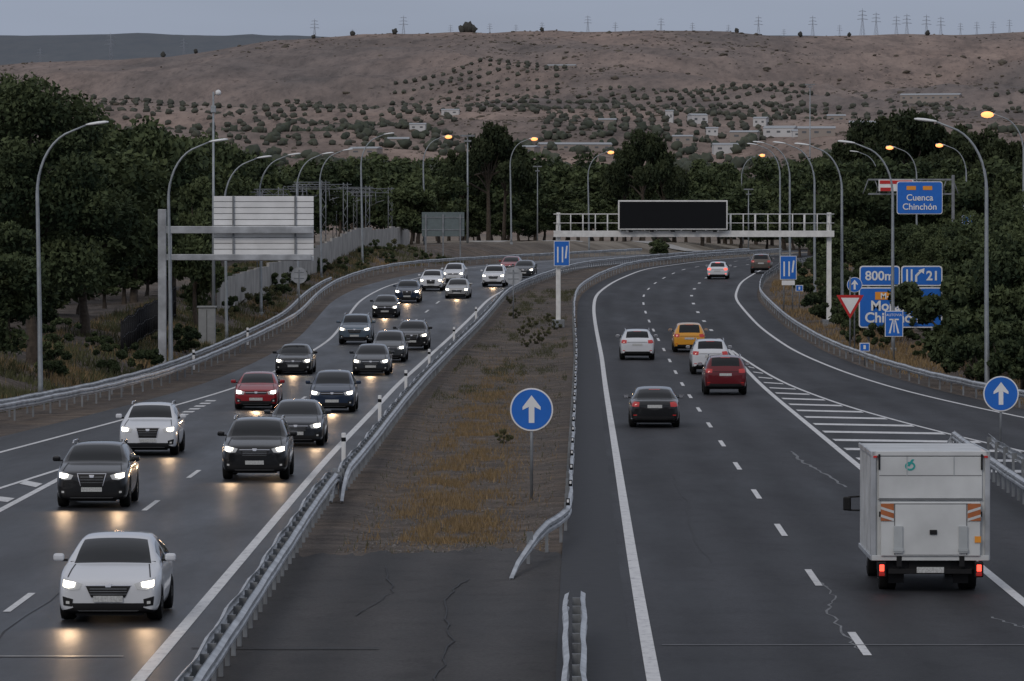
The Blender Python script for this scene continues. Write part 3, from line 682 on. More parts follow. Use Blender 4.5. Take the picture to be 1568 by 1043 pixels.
for px,D,h in [(1485,246,2.6),(1500,240,3.0),(1520,236,2.6),(1540,232,3.0),(1565,228,3.2),(1590,225,3),(1462,262,1.4),(1405,276,1.0),(1350,292,.9),(1330,310,1.6),(1300,330,1.6),(1280,352,2.0),(1262,372,2.0),(1240,390,2),(1500,258,4),(1530,250,4.2),(1560,246,4.4),(1232,410,2.2),(1345,325,2),(1400,325,2.2),(1370,312,1.5),(1440,312,2.4),(1472,305,3.4),(1466,290,4.6),(1310,300,1.2),(1420,318,2.4),(1480,275,4.4),(1290,325,2.2),(1275,340,2.4),(1255,355,1.8),(1312,318,2.0),(1440,285,1.4),(1360,300,1.6),(1390,300,1.4)]:
    tree(random.choice('st'),px,D,h=h)
for i in range(60):
    D=random.uniform(222,520);X=float(Lb(D))-random.uniform(2.4,7);o=784+X*8000/D
    tree(random.choice('stw'),o,D,h=random.uniform(.5,1.7))
for px,D,h in [(800,320,.75),(822,305,.8),(835,318,.7),(806,300,.6),(790,352,.8),(840,345,.7),(770,176,.6),(812,335,.8),(850,330,.7),(782,378,.7)]:
    tree('w',px,D,h=h,wsc=.9)
def blades(name,fx,n,hmin,hmax,w,matn,dens):
    rng=np.random.default_rng(11);X,Y=fx(rng,n);k=dens(X,Y)>rng.random(n);X=X[k];Y=Y[k];n=len(X);Z=tz(X,Y)
    a=rng.uniform(0,6.28,n);h=rng.uniform(hmin,hmax,n);l=rng.uniform(0,.8,n)*h;b=rng.uniform(0,6.28,n)
    w=w*rng.uniform(.5,1.5,n)
    p0=np.stack([X-np.cos(a)*w,Y-np.sin(a)*w,Z-.02],1);p1=np.stack([X+np.cos(a)*w,Y+np.sin(a)*w,Z-.02],1);p2=np.stack([X+np.cos(b)*l,Y+np.sin(b)*l,Z+h],1)
    V=np.stack([p0,p1,p2],1).reshape(-1,3);F=np.arange(3*n).reshape(n,3)
    obj(name,npmesh(name,V,F,[matn],np.repeat(rng.uniform(0,.4,n),3)))
def fmed(rng,n):
    Y=113+(rng.random(n)**1.5)*300;u=rng.random(n);a=Ll(Y)+1.9;b=Rl(Y)-1.8;return a+(b-a)*u,Y
def dmed(X,Y):
    c=ax(700,140)+(Y-140)*.006
    core=np.exp(-((X-c)/1.05)**2)*sm((Y-115)/4)*sm((300-Y)/110)
    return np.clip(core*(fbm(X*1.8,Y*.3,31)*4.4-1.55),0,1)*.85+.014*(fbm(X*2,Y,33)>.5)
blades('dry_grass',fmed,230000,.04,.19,.011,'dry',dmed)
def fbank(rng,n):
    Y=200+rng.random(n)**1.3*330;return Lb(Y)-1.8-rng.random(n)*7,Y
blades('dry_bank_grass',fbank,90000,.12,.45,.022,'dry',lambda X,Y:np.clip(fbm(X*.5,Y*.2,41)*3-1.5,0,.8))
blades('green_bank_grass',fbank,90000,.12,.5,.03,'green',lambda X,Y:np.clip(fbm(X*.5,Y*.2,47)*2.6-1.0,0,.9))
def fright(rng,n):
    Y=190+rng.random(n)*300;return Ro(Y)+2.6+rng.random(n)*6,Y
blades('dry_verge_grass',fright,60000,.12,.45,.025,'dry',lambda X,Y:np.clip(fbm(X*.5,Y*.2,43)*2.6-1.1,0,.9))
blades('green_median_grass',fmed,150000,.04,.19,.013,'green',lambda X,Y:np.clip(fbm(X*1.0,Y*.08,53)*3.8-1.9,0,.8)*sm((Y-190)/70)+.008)
def ico(sub):
    bm=bmesh.new();bmesh.ops.create_icosphere(bm,subdivisions=sub,radius=1);v=np.array([tuple(x.co) for x in bm.verts]);f=np.array([[q.index for q in p.verts] for p in bm.faces]);bm.free();return v,f
def blobs(name,X,Y,R,sub,matn,flat=.7,sink=.0,rough=.25,seed=1,Z=None):
    rng=np.random.default_rng(seed);v,f=ico(sub);n=len(X);k=len(v);Z=tz(X,Y) if Z is None else Z
    V=v[None]*(1+rough*rng.normal(size=(n,k,1)))*R[:,None,None]*np.array([1,1,flat])
    V=V+np.stack([X,Y,Z+R*flat*(1-sink)*.8],1)[:,None];F=f[None]+(np.arange(n)*k)[:,None,None]
    obj(name,npmesh(name,V.reshape(-1,3),F.reshape(-1,3),[matn],np.repeat(rng.uniform(0,.5,n),k)))
X,Y=fmed(RNG,9000);blobs('median_stones',X,Y,RNG.uniform(.010,.035,len(X))*np.where(RNG.random(len(X))>.98,2,1),1,'stone',.6,.6)
n=52000;Y=1500+(RNG.random(n)**.8)*3300;X=(RNG.random(n)-.5)*2*(.17*Y+40)
d=fbm(X/170,Y/420,61);k=RNG.random(n)<np.clip((d-.46)*3.6,.03,.85)*np.interp(Y,[1500,3700,4300,4700],[1,1,.7,.5]);X=X[k];Y=Y[k]
blobs('hillside_scrub',X,Y,(.45+RNG.exponential(.5,len(X)))*(Y/3500)**.5,1,'scrub',.5,.9,.3,5)
OX=[];OY=[]
def grove(px0,px1,y0,y1,sx,sy,sk=0,keep=.93):
    D=y0
    while D<y1:
        x=ax(px0,D)
        while x<ax(px1,D):
            if RNG.random()<keep and fbm(np.array(x/120),np.array(D/300),91)>.30: OX.append(x+sk*(D-y0)+RNG.normal()*.35);OY.append(D+RNG.normal()*1.5)
            x+=sx
        D+=sy
grove(110,560,3050,3700,7.2,32,.02,.93);grove(570,840,3400,4050,7.2,44,.03,.93);grove(820,1260,3000,3650,7.2,34,-.02,.93);grove(830,1180,2650,3000,7,30,.02,.9);grove(150,700,2500,3000,8,38,0,.8);grove(1200,1568,3000,3500,8,42,.01,.7);grove(600,820,3020,3380,7.5,36,0,.8)
OX=np.array(OX);OY=np.array(OY);blobs('olive_grove',OX,OY,RNG.uniform(1.3,2.2,len(OX)),2,'leafo',.8,.1,.2,6)
n=5200;Y=RNG.uniform(900,2700,n);X=(RNG.random(n)-.5)*2*(.16*Y);k=fbm(X/90,Y/160,71)>.46;X=X[k];Y=Y[k]
blobs('distant_trees',X,Y,RNG.uniform(1.0,2.8,len(X)),2,'leafv',.95,.1,.24,7)
rx=np.array([ax(p,4690) for p in (716,708,725,719,540,605,480,1225,250,300,830,1128,1420,1300)]);ry=np.full(len(rx),4690.)
M['sil']=leafmat('leaves_ridge',(.05,.052,.05),(.09,.09,.08))
blobs('ridge_trees',rx,ry,np.array([4.6,3.2,3.2,4.4,2.2,2.4,1.9,2.4,2.2,1.8,1.8,2.0,2.1,1.8]),2,'sil',1.1,.0,.2,8)

mb=MB();hh=26
for sx in (-1,1):
    for sy in (-1,1): tube(mb,[(sx*2.6,sy*2.6,0),(sx*.5,sy*.5,hh*.65),(0,0,hh)],[.18,.13,.10],0,4)
for i in range(6):
    z=i*hh*.11;w=2.6-2.1*z/(hh*.65);z2=z+hh*.11;w2=2.6-2.1*z2/(hh*.65)
    tube(mb,[(-w,-w,z),(w2,-w2,z2)],.08,0,4);tube(mb,[(w,-w,z),(-w2,-w2,z2)],.08,0,4)
for z,w in ((hh*.66,6),(hh*.78,5),(hh*.9,4)): tube(mb,[(-w,0,z),(0,0,z+.8),(w,0,z)],.13,0,4);tube(mb,[(-w,0,z),(w,0,z)],.08,0,4)
M['pyl']=mat('pylon_steel',(.30,.33,.38),.7,var=.1);pm=mb.mesh('pylon',['pyl'])
for px,s in [(62,.9),(170,1.4),(282,1.0),(482,1.1),(618,1.1),(690,.7),(750,.7),(900,.95),(942,.7),(1012,.9),(1060,.7),(1115,.7),(1161,1.1),(1244,1.1),(1320,1.3),(1341,1.2),(1388,1.2),(1372,1.1),(1418,1.2),(1440,1.1),(1470,.8),(1495,.8),(1520,.8),(1545,.8),(830,.7),(790,.6),(540,.6),(1200,.6),(1285,.7)]:
    D2=4800;X=ax(px,D2);obj('transmission_tower',pm,(X,D2,float(tz(X,D2))-2),(0,0,.3),(s*.7,s*.7,s*.9))
M['bw']=mat('white_render',(.55,.55,.55),.8,var=.1,scale=.1);M['bt']=mat('tan_render',(.32,.28,.25),.8,var=.1);M['roof']=mat('roof_sheet',(.34,.36,.38),.6,var=.15);M['win']=mat('window_grey',(.12,.13,.14),.4,var=.1)
def bld(px,D,w,dp,h,k,rot=0,name='warehouse'):
    X=ax(px,D);z=float(tz(X,D));mb=MB();box(mb,(0,0,h/2-1),(w,dp,h+2),0)
    mb.add([(-w/2-.3,-dp/2-.3,h),(w/2+.3,-dp/2-.3,h),(w/2+.3,dp/2+.3,h),(-w/2-.3,dp/2+.3,h),(-w/2-.3,0,h+dp*.12),(w/2+.3,0,h+dp*.12)],[(0,1,5,4),(2,3,4,5),(0,4,3),(1,2,5),(3,2,1,0)],1)
    nw=max(2,int(w/5))
    for i in range(nw): box(mb,(-w/2+w*(i+.5)/nw,-dp/2-.02,h*.55),(w/nw*.35,.1,h*.26),2)
    obj(name,mb.mesh(name,[k,'roof','win']),(X,D,z),(0,0,rot))
for a in [(1195,2700,16,12,4.0,'bw'),(1068,2850,9,9,4.5,'bw'),(1025,2800,4,5,6,'bw'),(1140,2650,14,8,4,'bt'),(880,2600,36,9,3.2,'bt'),(610,2500,10,8,4,'bt'),(1110,2560,12,8,4,'bw'),(1250,2550,18,10,4,'bt'),(1425,3500,40,10,4,'bt'),(860,4050,22,8,3,'bt'),(690,3000,10,6,3,'bw'),(560,2450,14,8,3,'bt'),(45,5650,20,10,6,'bw'),(1330,2700,20,10,4,'bt'),(790,2500,22,8,3.6,'bt'),(1165,2800,7,8,4,'bw'),(1225,2620,8,8,3.5,'bw'),(930,2720,9,7,3,'bt'),(1280,2900,10,8,3.4,'bt'),(420,3000,10,8,3,'bt'),(1090,2700,6,6,3.5,'bw'),(1045,2620,10,7,3.5,'bt'),(640,2650,8,6,3.2,'bw')]:
    bld(*a,rot=random.uniform(-.4,.4))

# ------------------------------------------------------------------ cars
def car_mesh(name,L,W,Ht,zh,zc,tc,tr,te,tb,af,ar,r,zb0=.15,wr=.70,rails=False,sedan=False,style=0,zs_r=None,trunkz=None):
    R=r+.045
    top=[(0,zh-.14),(.05,zh-.05),(.2,zh+.01),(tc*.6,zc-.07),(tc,zc),((tc+tr)/2,(zc+Ht)/2+.03),(tr,Ht-.05),(tr+.45,Ht),(te-.5,Ht-.015),(te,Ht-.07)]
    tzk=trunkz or zc+.03
    top+=[((te+tb)/2,(Ht-.07+tzk)/2+.03),(tb,tzk)]
    if sedan: top+=[(L-.12,tzk-.03),(L,tzk-.16)]
    else: top+=[(L-.04,tzk-.12),(L,tzk-.25)]
    sh=[(0,zh-.2),(.06,zh-.12),(.25,zh-.05),(tc,zc-.05),(te,zc+.02 if not zs_r else zs_r),(L-.1,(tzk-.1)),(L,tzk-.30)]
    wd=[(0,.80),(.05,.91),(.18,.97),(.45,1.0),(1.0,1.0),(L-.8,1.0),(L-.25,.975),(L-.06,.93),(L,.84)]
    wt=[(0,.88),(tc-.05,.89),(tc+.05,.87),(tr,wr+.02),(tr+.5,wr),(te,wr-.015),(tb,.80 if not sedan else .82),(L,.86)]
    cabf=[(tc,0),(tc+.2,1),(te,1),(tb,0)]
    zbk=[(0,zb0+.06),(.07,zb0+.01),(.25,zb0),(L-.25,zb0+.02),(L,zb0+.10)]
    ts=[0,.05,.18,tc-.05,tc+.04,(tc+tr)/2,tr,tr+.2,te-.25,te,(te+tb)/2,tb,L-.12,L-.04,L]
    tB=tr+ (te-tr)*.38;ts+=[tB-.05,tB+.05]
    arch=[]
    for a in (af,ar):
        for o in (-1.04,-.93,-.62,0,.62,.93,1.04): arch.append(a+o*R)
    for t in list(ts):
        if any(abs(t-q)<.035 for q in arch): ts.remove(t)
    ts=sorted(ts+arch);I=lambda k,t:float(np.interp(t,[p[0] for p in k],[p[1] for p in k]))
    sec=[]
    for t in ts:
        zb=I(zbk,t)
        for a in (af,ar):
            o=abs(t-a)
            if o<R: zb=max(zb,r+math.sqrt(R*R-o*o))
        zs=I(sh,t);zt=I(top,t);w=W*I(wd,t);tw=W*I(wt,t)*I(wd,t);cb=I(cabf,t);d=.03+.05*cb
        zt=max(zt,zs+.04);zm=max(zb+.07,zs-.30 if zb<.5 else zb+.09);zm=min(zm,zs-.02)
        sec.append([(0,zb),(w*.80,zb),(w*.975,zb+.03),(w,zm),(w*.965,zs),(tw,zt-d),(tw-.07,zt-d*.4),(tw*.5,zt-.006),(0,zt)])
    n=16;V=[];F=[];mi=[]
    for t,s in zip(ts,sec):
        pts=s+[(-x,z) for x,z in s[-2:0:-1]]
        for x,z in pts: V.append((x,t-L/2,z))
    for i in range(len(ts)-1):
        tm=(ts[i]+ts[i+1])/2
        for j in range(n):
            jj=j if j<8 else 15-j
            m=0
            if jj<=1: m=2
            if jj>=6 and (tc<tm<tr or te<tm<tb): m=1
            if jj==4 and (tc+tr)/2-.02<tm<te+ (0 if not sedan else .2) and not abs(tm-tB)<.05: m=1
            F.append((i*n+j,i*n+(j+1)%n,(i+1)*n+(j+1)%n,(i+1)*n+j));mi.append(m)
    F.append(tuple(range(n))[::-1]);mi.append(0);F.append(tuple((len(ts)-1)*n+j for j in range(n)));mi.append(0)
    me=bpy.data.meshes.new('tmp');me.from_pydata(V,[],F);me.polygons.foreach_set('material_index',mi)
    for _ in range(3): me.materials.append(None)
    o=bpy.data.objects.new('tmp',me);scene.collection.objects.link(o);s=o.modifiers.new('s','SUBSURF');s.levels=2;s.render_levels=2
    dg=bpy.context.evaluated_depsgraph_get();ev=bpy.data.meshes.new_from_object(o.evaluated_get(dg));bpy.data.objects.remove(o)
    BV=[v.co.copy() for v in ev.vertices];BF=[tuple(p.vertices) for p in ev.polygons];BM=[p.material_index for p in ev.polygons]
    mb=MB();mb.add(BV,BF,BM,True);bvh=BVHTree.FromPolygons(BV,BF)
    def decal(topc,botc,m,rear=False,off=.008,nx=8,nz=4,mirror=True):
        sg=-1 if not rear else 1
        for mir in ((1,-1) if mirror else (1,)):
            V=[]
            for i in range(nx+1):
                u=i/nx*(len(topc)-1);k=min(int(u),len(topc)-2);f=u-k
                T=Vector(topc[k]).lerp(Vector(topc[k+1]),f);B=Vector(botc[k]).lerp(Vector(botc[k+1]),f)
                for j in range(nz+1):
                    p=B.lerp(T,j/nz);hit=bvh.ray_cast(Vector((p.x*mir,sg*6,p.y)),Vector((0,-sg,0)))
                    y=None if hit[0] is None else hit[0].y+sg*off
                    V.append((p.x*mir,y,p.y))
            Fq=[]
            for i in range(nx):
                for j in range(nz):
                    q=[i*(nz+1)+j,(i+1)*(nz+1)+j,(i+1)*(nz+1)+j+1,i*(nz+1)+j+1]
                    if all(V[a][1] is not None for a in q): Fq.append(tuple(q) if mir*sg<0 else tuple(q[::-1]))
            mb.add([(a,(b if b is not None else 0),c) for a,b,c in V],Fq,m,True)
    w=W;zf=zh
    def topdecal(pts,wd_,m):
        V=[];Fq=[]
        for i,(x,t) in enumerate(pts):
            for dx in (-wd_/2,wd_/2):
                hit=bvh.ray_cast(Vector((x+dx,t-L/2,4)),Vector((0,0,-1)));V.append((x+dx,t-L/2,(hit[0].z if hit[0] else 0)+.006))
            if i: Fq.append((2*i-2,2*i-1,2*i+1,2*i))
        mb.add(V,Fq,m,True)
    for s in (-1,1): topdecal([(s*w*(.80-.08*k/8),.22+(tc-.3)*k/8) for k in range(9)],.022,2)
    decal([(.50*w,zf-.11),(.74*w,zf-.045),(.95*w,zf+.01)],[(.56*w,zf-.21),(.74*w,zf-.225),(.95*w,zf-.15)],9,off=.010)
    decal([(.64*w,zf-.085),(.77*w,zf-.065),(.88*w,zf-.05)],[(.66*w,zf-.16),(.77*w,zf-.18),(.88*w,zf-.155)],5,off=.022)
    if style==0:
        decal([(-.44*w,zf-.14),(.44*w,zf-.14)],[(-.33*w,zf-.35),(.33*w,zf-.35)],2,mirror=False,off=.012)
        decal([(-.45*w,zf-.128),(.45*w,zf-.128)],[(-.45*w,zf-.146),(.45*w,zf-.146)],7,mirror=False,off=.016)
        for k in range(3): decal([(-.36*w,zf-.195-.045*k),(.36*w,zf-.195-.045*k)],[(-.36*w,zf-.203-.045*k),(.36*w,zf-.203-.045*k)],4,mirror=False,off=.018,nz=1)
    elif style==1:
        decal([(-.40*w,zf-.07),(.40*w,zf-.07)],[(-.30*w,zf-.38),(.30*w,zf-.38)],2,mirror=False,off=.012)
        decal([(-.40*w,zf-.06),(.40*w,zf-.06)],[(-.40*w,zf-.078),(.40*w,zf-.078)],7,mirror=False,off=.018,nz=1)
        for s_ in (-1,1): decal([(s_*.40*w,zf-.07),(s_*.38*w,zf-.07)],[(s_*.31*w,zf-.38),(s_*.29*w,zf-.38)],7,mirror=False,off=.018,nx=2)
        for k in range(3): decal([(-.31*w,zf-.15-.07*k),(.31*w,zf-.15-.07*k)],[(-.31*w,zf-.157-.07*k),(.31*w,zf-.157-.07*k)],4,mirror=False,off=.022,nz=1)
    else:
        decal([(-.50*w,zf-.09),(.50*w,zf-.09)],[(-.46*w,zf-.2),(.46*w,zf-.2)],2,mirror=False,off=.012)
        decal([(-.48*w,zf-.13),(.48*w,zf-.13)],[(-.48*w,zf-.145),(.48*w,zf-.145)],7,mirror=False,off=.02)
    decal([(-.07*w,zf-.10),(.07*w,zf-.10)],[(-.05*w,zf-.17),(.05*w,zf-.17)],7,mirror=False,off=.026,nx=3,nz=2)
    decal([(-.72*w,zb0+.20),(.72*w,zb0+.20)],[(-.64*w,zb0+.06),(.64*w,zb0+.06)],2,mirror=False,off=.010)
    decal([(-.60*w,zb0+.075),(.60*w,zb0+.075)],[(-.56*w,zb0+.055),(.56*w,zb0+.055)],4,mirror=False,off=.018,nz=1)
    decal([(.68*w,zb0+.27),(.89*w,zb0+.32)],[(.70*w,zb0+.14),(.87*w,zb0+.16)],2,off=.010,nx=4,nz=2)
    decal([(.75*w,zb0+.235),(.82*w,zb0+.24)],[(.75*w,zb0+.185),(.82*w,zb0+.19)],9,off=.018,nx=2,nz=1)
    decal([(-.26,zb0+.33),(.26,zb0+.33)],[(-.26,zb0+.22),(.26,zb0+.22)],8,mirror=False,off=.035,nx=6,nz=2)
    zt=tzk
    decal([(.60*w,zt-.10),(.78*w,zt-.08),(.94*w,zt-.09)],[(.62*w,zt-.26),(.78*w,zt-.27),(.94*w,zt-.24)],6,True,off=.012)
    decal([(-.26,zt-.28 if not sedan else zt-.20),(.26,zt-.28 if not sedan else zt-.20)],[(-.26,zt-.39 if not sedan else zt-.31),(.26,zt-.39 if not sedan else zt-.31)],8,True,mirror=False,off=.02)
    decal([(-.58*w,zt-.20),(.58*w,zt-.20)],[(-.58*w,zt-.215),(.58*w,zt-.215)],2,True,mirror=False,off=.014,nz=1)
    decal([(-.88*w,zb0+.26),(.88*w,zb0+.26)],[(-.84*w,zb0+.06),(.84*w,zb0+.06)],2,True,mirror=False,off=.010)
    decal([(.70*w,zb0+.32),(.84*w,zb0+.32)],[(.70*w,zb0+.29),(.84*w,zb0+.29)],6,True,off=.016,nx=3,nz=1)
    decal([(-.2,Ht-.085),(.2,Ht-.085)],[(-.2,Ht-.105),(.2,Ht-.105)],6,True,mirror=False,off=.016,nz=1)
    for s in (-1,1):
        box(mb,(s*(W+.09),tc+.42-L/2,zc+.07),(.20,.13,.14),0,.045);box(mb,(s*(W+.0),tc+.42-L/2,zc+.02),(.14,.05,.04),2)
        box(mb,(s*(W+.09),tc+.49-L/2,zc+.07),(.16,.01,.10),7)
        box(mb,(s*.45,tc+.06-L/2,zc+.012),(.62,.02,.015),2,rz=.05*s)
        if rails: tube(mb,[(s*(W*wr-.02),tr+.2-L/2,Ht-.05),(s*(W*wr-.02),tr+.35-L/2,Ht+.02),(s*(W*wr-.03),te-.4-L/2,Ht+.01),(s*(W*wr-.03),te-.15-L/2,Ht-.06)],.02,7,6)
        for a in (af,ar):
            prof=[(.0,.0,4),(.03,r*.2,4),(.015,r*.55,4),(.035,r*.66,3),(.04,r*.78,3),(.025,r*.95,3),(-.03,r,3),(-.18,r,3),(-.23,r*.9,3),(-.24,0,3)]
            nn=24;V=[];Fq=[];mm=[]
            for (ox,rr,m_) in prof:
                for q in range(nn):
                    an=2*math.pi*q/nn;V.append((s*(W-.045+ox),a-L/2+rr*math.cos(an),r+rr*math.sin(an)))
            for i in range(len(prof)-1):
                for q in range(nn):
                    f=(i*nn+q,i*nn+(q+1)%nn,(i+1)*nn+(q+1)%nn,(i+1)*nn+q);Fq.append(f if s<0 else f[::-1])
                    mm.append(prof[i+1][2] if not(i==1 and (q%5)>2) else 3)
            mb.add(V,Fq,mm,True)
    box(mb,(0,L*.4-L/2+.6,zb0+.08),(W*1.6,L*.84,.12),2)
    box(mb,(0,.35-L/2,zb0+.03),(W*1.3,.3,.12),2)
    return mb.mesh(name,['plas','glass','plas','tyre','rim','hl','tl','chrome','plate','drl'])
C={}
C['hatch']=car_mesh('hatchback',4.38,.91,1.47,.80,1.00,1.10,1.95,3.65,4.15,.86,3.56,.325)
C['hatch2']=car_mesh('hatchback2',4.10,.88,1.47,.82,1.02,.98,1.75,3.45,3.95,.78,3.32,.315,style=2)
C['suv']=car_mesh('suv',4.45,.92,1.60,.94,1.12,1.10,1.85,3.80,4.22,.90,3.55,.355,.20,.71,True,style=1)
C['suv2']=car_mesh('suv2',4.6,.94,1.70,1.00,1.19,1.15,1.85,4.05,4.45,.92,3.7,.37,.23,.74,True,style=0)
C['sedan']=car_mesh('sedan',4.65,.91,1.44,.79,.97,1.20,2.05,3.45,4.05,.90,3.65,.32,sedan=True,style=0,trunkz=1.02)
C['mpv']=car_mesh('mpv',4.35,.90,1.60,.88,1.07,.92,1.80,3.85,4.25,.84,3.55,.32,.17,.72,style=2)
CL={'hatch':4.38,'hatch2':4.1,'suv':4.45,'suv2':4.6,'sedan':4.65,'mpv':4.35}
CN={'hatch':'hatchback_car','hatch2':'hatchback_car','suv':'suv_car','suv2':'suv_car','sedan':'sedan_car','mpv':'minivan_car'}
def car(kind,col,X,D,rear=False,brake=False,f=None,spots=0):
    L=CL[kind];yc=D+L/2
    f=f or (Rl if rear else Ll)
    t=float(f(yc+3)-f(yc-3))/6;rz=-math.atan(t)+(math.pi if rear else 0)
    sl=math.atan(float(zr(yc+2)-zr(yc-2))/4)*(1 if not rear else -1)
    o=obj(CN[kind],C[kind],(X+t*L/2,yc,float(zr(yc))+.037))
    o.rotation_euler=Euler((sl,0,rz),'XYZ')
    o.material_slots[0].link='OBJECT';o.material_slots[0].material=PC[col]
    if brake: o.material_slots[6].link='OBJECT';o.material_slots[6].material=M['tlb']
    if rear: o.material_slots[5].link='OBJECT';o.material_slots[5].material=M['drl']
    if not rear and spots:
        for s in ((-1,1) if spots==2 else (0,)):
            ld=bpy.data.lights.new('headlight_beam','SPOT');ld.energy=32 if spots==2 else 75;ld.color=(1,.66,.38);ld.spot_size=math.radians(70);ld.spot_blend=.9;ld.shadow_soft_size=.14
            lo=bpy.data.objects.new('headlight_beam',ld);scene.collection.objects.link(lo);lo.parent=o;lo.location=(s*.68,-L/2-.15,.68)
            lo.rotation_euler=Vector((0,1,.10)).to_track_quat('Z','Y').to_euler()
    return o
for i,a in enumerate([('hatch','white',-7.12,92),('suv','black',-10.55,131),('suv','white',-11.35,162.6),('suv2','black',-7.2,146),('hatch','dark',-7.05,170),
 ('hatch2','red',-10.1,206),('mpv','navy',-7.0,203),('sedan','black',-10.65,254),('hatch','dark',-6.85,253),('mpv','grey',-6.45,272),('suv','black',-5.6,291),
 ('suv2','bluegrey',-9.05,300),('hatch2','black',-8.5,349),('suv','navy',-7.6,378),('suv','white',-6.3,405),('mpv','white',-4.85,428),('sedan','silver',-4.1,387),
 ('suv2','white',-1.5,416),('hatch','red',-.2,462),('hatch','dark',.95,445)]):
    car(*a,spots=2 if i<5 else 1 if i in (5,6,7,8,9,12,13,16,17) else 0)
car('sedan','black',5.1,186.5,True);car('suv2','dred',9.2,225,True);car('suv','white',6.6,275,True);car('suv2','white',9.65,254,True)
car('mpv','yellow',9.75,287,True);car('hatch','white',17.3,440,True,True);car('suv2','brown',22,462,True)

# ------------------------------------------------------------------ box truck
M['tb']=mat('truck_box_white',(.60,.62,.62),.45,var=.14,scale=1.2,coat=.2);M['tg']=mat('truck_grey_strap',(.42,.45,.46),.5,var=.1);M['teal']=mat('logo_teal',(.02,.35,.33),.5,var=0)
M['haz']=mat('hazard_orange',(.42,.13,.04),.5,var=.15,scale=8);M['seam']=mat('door_seam_grey',(.16,.165,.17),.6,var=.1)
D=100.;e=empty('box_truck',(ax(1425,D)-.0,D,.037),(0,0,0));t=float(Rl(103)-Rl(97))/6;e.rotation_euler=(0,0,-math.atan(t))
W2=1.12;mb=MB()
box(mb,(0,2.1,1.66),(2*W2,4.2,2.06),0,.02)
for x in (-W2+.03,W2-.03): box(mb,(x,-.02,1.66),(.10,.08,2.10),4,.012)
box(mb,(0,-.02,2.66),(2*W2,.08,.09),0,.012);box(mb,(0,-.03,.66),(2*W2,.10,.10),0,.01)
for s in (-1,1):
    for z,l in ((.66,4.1),(2.66,4.1)): box(mb,(s*(W2+.012),2.1,z),(.04,l,.09),4,.01)
    for k in range(8): box(mb,(s*(W2+.004),.3+k*.5,1.66),(.012,.03,1.9),4)
box(mb,(0,-.035,2.20),(1.98,.03,.80),0,.01);box(mb,(0,-.04,1.78),(2.0,.02,.02),9);box(mb,(0,-.052,2.24),(1.96,.006,.014),9)
box(mb,(0,-.09,1.22),(1.90,.07,1.04),0,.015);box(mb,(0,-.13,1.70),(1.55,.02,.018),9);box(mb,(0,-.132,1.215),(1.36,.015,.98),0,.006)
for x in (-.69,.69): box(mb,(x,-.128,1.215),(.014,.012,.98),9)
for s in (-1,1):
    cxh=s*.83;box(mb,(cxh,-.14,1.54),(.25,.02,.33),6,.005)
    for q in (-.13,.02): poly(mb,[(cxh-.125,1.54+q-.04*s),(cxh+.125,1.54+q+.04*s),(cxh+.125,1.54+q+.05+.04*s),(cxh-.125,1.54+q+.05-.04*s)],-.153,0)
    box(mb,(s*.62,-.16,1.02),(.17,.05,.52),2,.01);box(mb,(s*.62,-.17,.82),(.19,.05,.05),2)
    box(mb,(s*.98,-.06,2.5),(.035,.03,.30),1);box(mb,(s*.96,-.09,1.5),(.05,.05,.10),1)
    box(mb,(s*.6,-.05,.60),(.10,.08,.2),1)
    box(mb,(s*.45,-.055,2.42),(.02,.01,.36),2)
box(mb,(.05,-.16,1.16),(.14,.03,.09),1,.01);box(mb,(.9,-.145,1.02),(.12,.01,.12),7)
box(mb,(0,.2,.50),(2.02,.12,.16),1,.01);box(mb,(0,2.2,.52),(.8,4.2,.18),1);box(mb,(0,.02,.40),(1.6,.08,.10),1,.01)
for s in (-1,1):
    box(mb,(s*.93,-.02,.44),(.17,.12,.30),1,.02);box(mb,(s*.93,-.09,.47),(.09,.04,.13),3,.01);box(mb,(s*.93,-.09,.35),(.11,.03,.07),8,.01)
box(mb,(0,-.05,.43),(.52,.02,.11),5,0)
for s in (-1,1): box(mb,(s*.62,.55,.34),(.30,.03,.40),1)
for s in (-1,1): box(mb,(s*(W2-.06),-.07,2.60),(.07,.02,.04),8)
obj('cargo_box',mb.mesh('cargo_box',['tb','plas','tg','tlb','galv','plate','haz','orange','tl','seam']),parent=e)
mb=MB();V=[];Fq=[]
for i in range(20):
    a=2*math.pi*i/20;V+=[(-.39+.10*math.cos(a),-.058,2.42+.085*math.sin(a)),(-.39+.065*math.cos(a),-.058,2.42+.05*math.sin(a))]
    Fq.append((2*i,(2*i+2)%40,(2*i+3)%40,2*i+1))
mb.add(V,Fq,0);poly(mb,[(-.45,2.42),(-.40,2.42),(-.31,2.55),(-.36,2.55)],-.060,0)
obj('logo',mb.mesh('logo',['teal']),parent=e)
mb=MB()
box(mb,(0,4.95,1.35),(1.86,1.35,1.5),0,.10);box(mb,(0,5.6,.75),(1.8,.7,.7),0,.08)
box(mb,(0,5.60,1.6),(1.6,.12,.65),1,.02,rx=.12)
for s in (-1,1):
    box(mb,(s*.935,5.0,1.6),(.02,.8,.5),1,.005);box(mb,(s*1.34,4.9,1.45),(.16,.10,.28),2,.03);tube(mb,[(s*.9,5,1.3),(s*1.32,4.92,1.32)],.02,2,6);tube(mb,[(s*.9,5,1.6),(s*1.32,4.92,1.58)],.02,2,6)
obj('cab',mb.mesh('cab',['tb','glass','plas']),parent=e)
mb=MB()
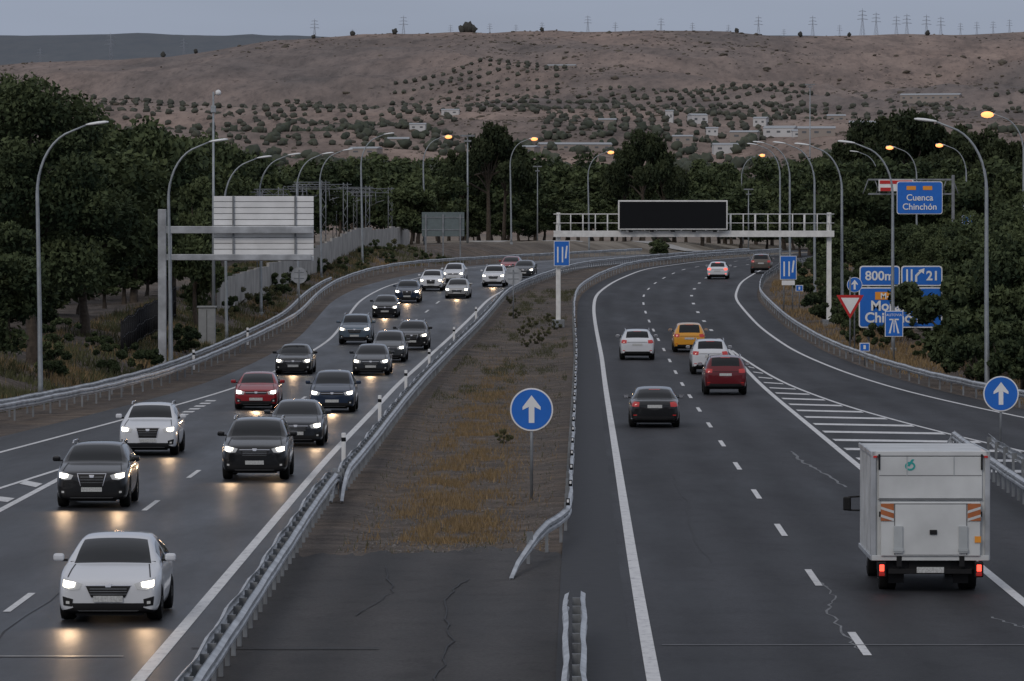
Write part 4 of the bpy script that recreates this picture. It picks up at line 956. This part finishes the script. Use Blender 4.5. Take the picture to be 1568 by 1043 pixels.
for s in (-1,1):
    for y,xx in ((.95,.80),(4.9,.80)):
        tube(mb,[(s*(xx-.20),y,.36),(s*(xx-.18),y,.36),(s*(xx+.12),y,.36),(s*(xx+.14),y,.36)],[.30,.36,.36,.30],0,24);tube(mb,[(s*(xx+.12),y,.36),(s*(xx+.15),y,.36)],[.2,.15],1,16)
tube(mb,[(-.8,.95,.36),(.8,.95,.36)],.07,2,8)
obj('wheels',mb.mesh('wheels',['tyre','rim','plas']),parent=e)

# ------------------------------------------------------------------ light, sky, camera
w=bpy.data.worlds.new('World');scene.world=w;w.use_nodes=True;nt=w.node_tree;bg=nt.nodes['Background']
sky=nt.nodes.new('ShaderNodeTexSky');sky.sky_type='NISHITA';sky.sun_disc=False;sky.sun_elevation=math.radians(32);sky.sun_rotation=math.radians(205)
tc=nt.nodes.new('ShaderNodeTexCoord')
sp=nt.nodes.new('ShaderNodeSeparateXYZ');nt.links.new(tc.outputs['Generated'],sp.inputs[0])
cl=noise(nt,tc.outputs['Generated'],5,4,.5,(1,1,7))
grad=ramp(nt,sp.outputs[2],[(0,(4.1,4.2,5.1)),(.035,(3.3,3.8,5.1)),(.35,(4.6,4.85,5.6)),(1,(6.1,6.2,6.7))])
grad=mix(nt,.35,grad,ramp(nt,cl,[(.35,[.78]*3),(.65,[1.15]*3)]),'MULTIPLY')
nt.links.new(mix(nt,.90,sky.outputs[0],grad),bg.inputs[0]);bg.inputs[1].default_value=.085
sd=bpy.data.lights.new('sun','SUN');sd.energy=.65;sd.angle=math.radians(20);sd.color=(1,.91,.82)
so=bpy.data.objects.new('sun',sd);scene.collection.objects.link(so)
az=math.radians(205);el=math.radians(32);dirv=Vector((math.sin(az)*math.cos(el),math.cos(az)*math.cos(el),math.sin(el)))
so.rotation_euler=dirv.to_track_quat('Z','Y').to_euler()
cam=bpy.data.cameras.new('camera');co=bpy.data.objects.new('camera',cam);scene.collection.objects.link(co)
co.location=(0,0,H);co.rotation_euler=(math.pi/2-math.atan(157.5/8000),0,0);cam.sensor_width=36;cam.lens=8000/1568*36;cam.clip_start=1;cam.clip_end=30000
scene.camera=co
scene.view_settings.view_transform='Standard';scene.view_settings.look='None';scene.view_settings.exposure=0
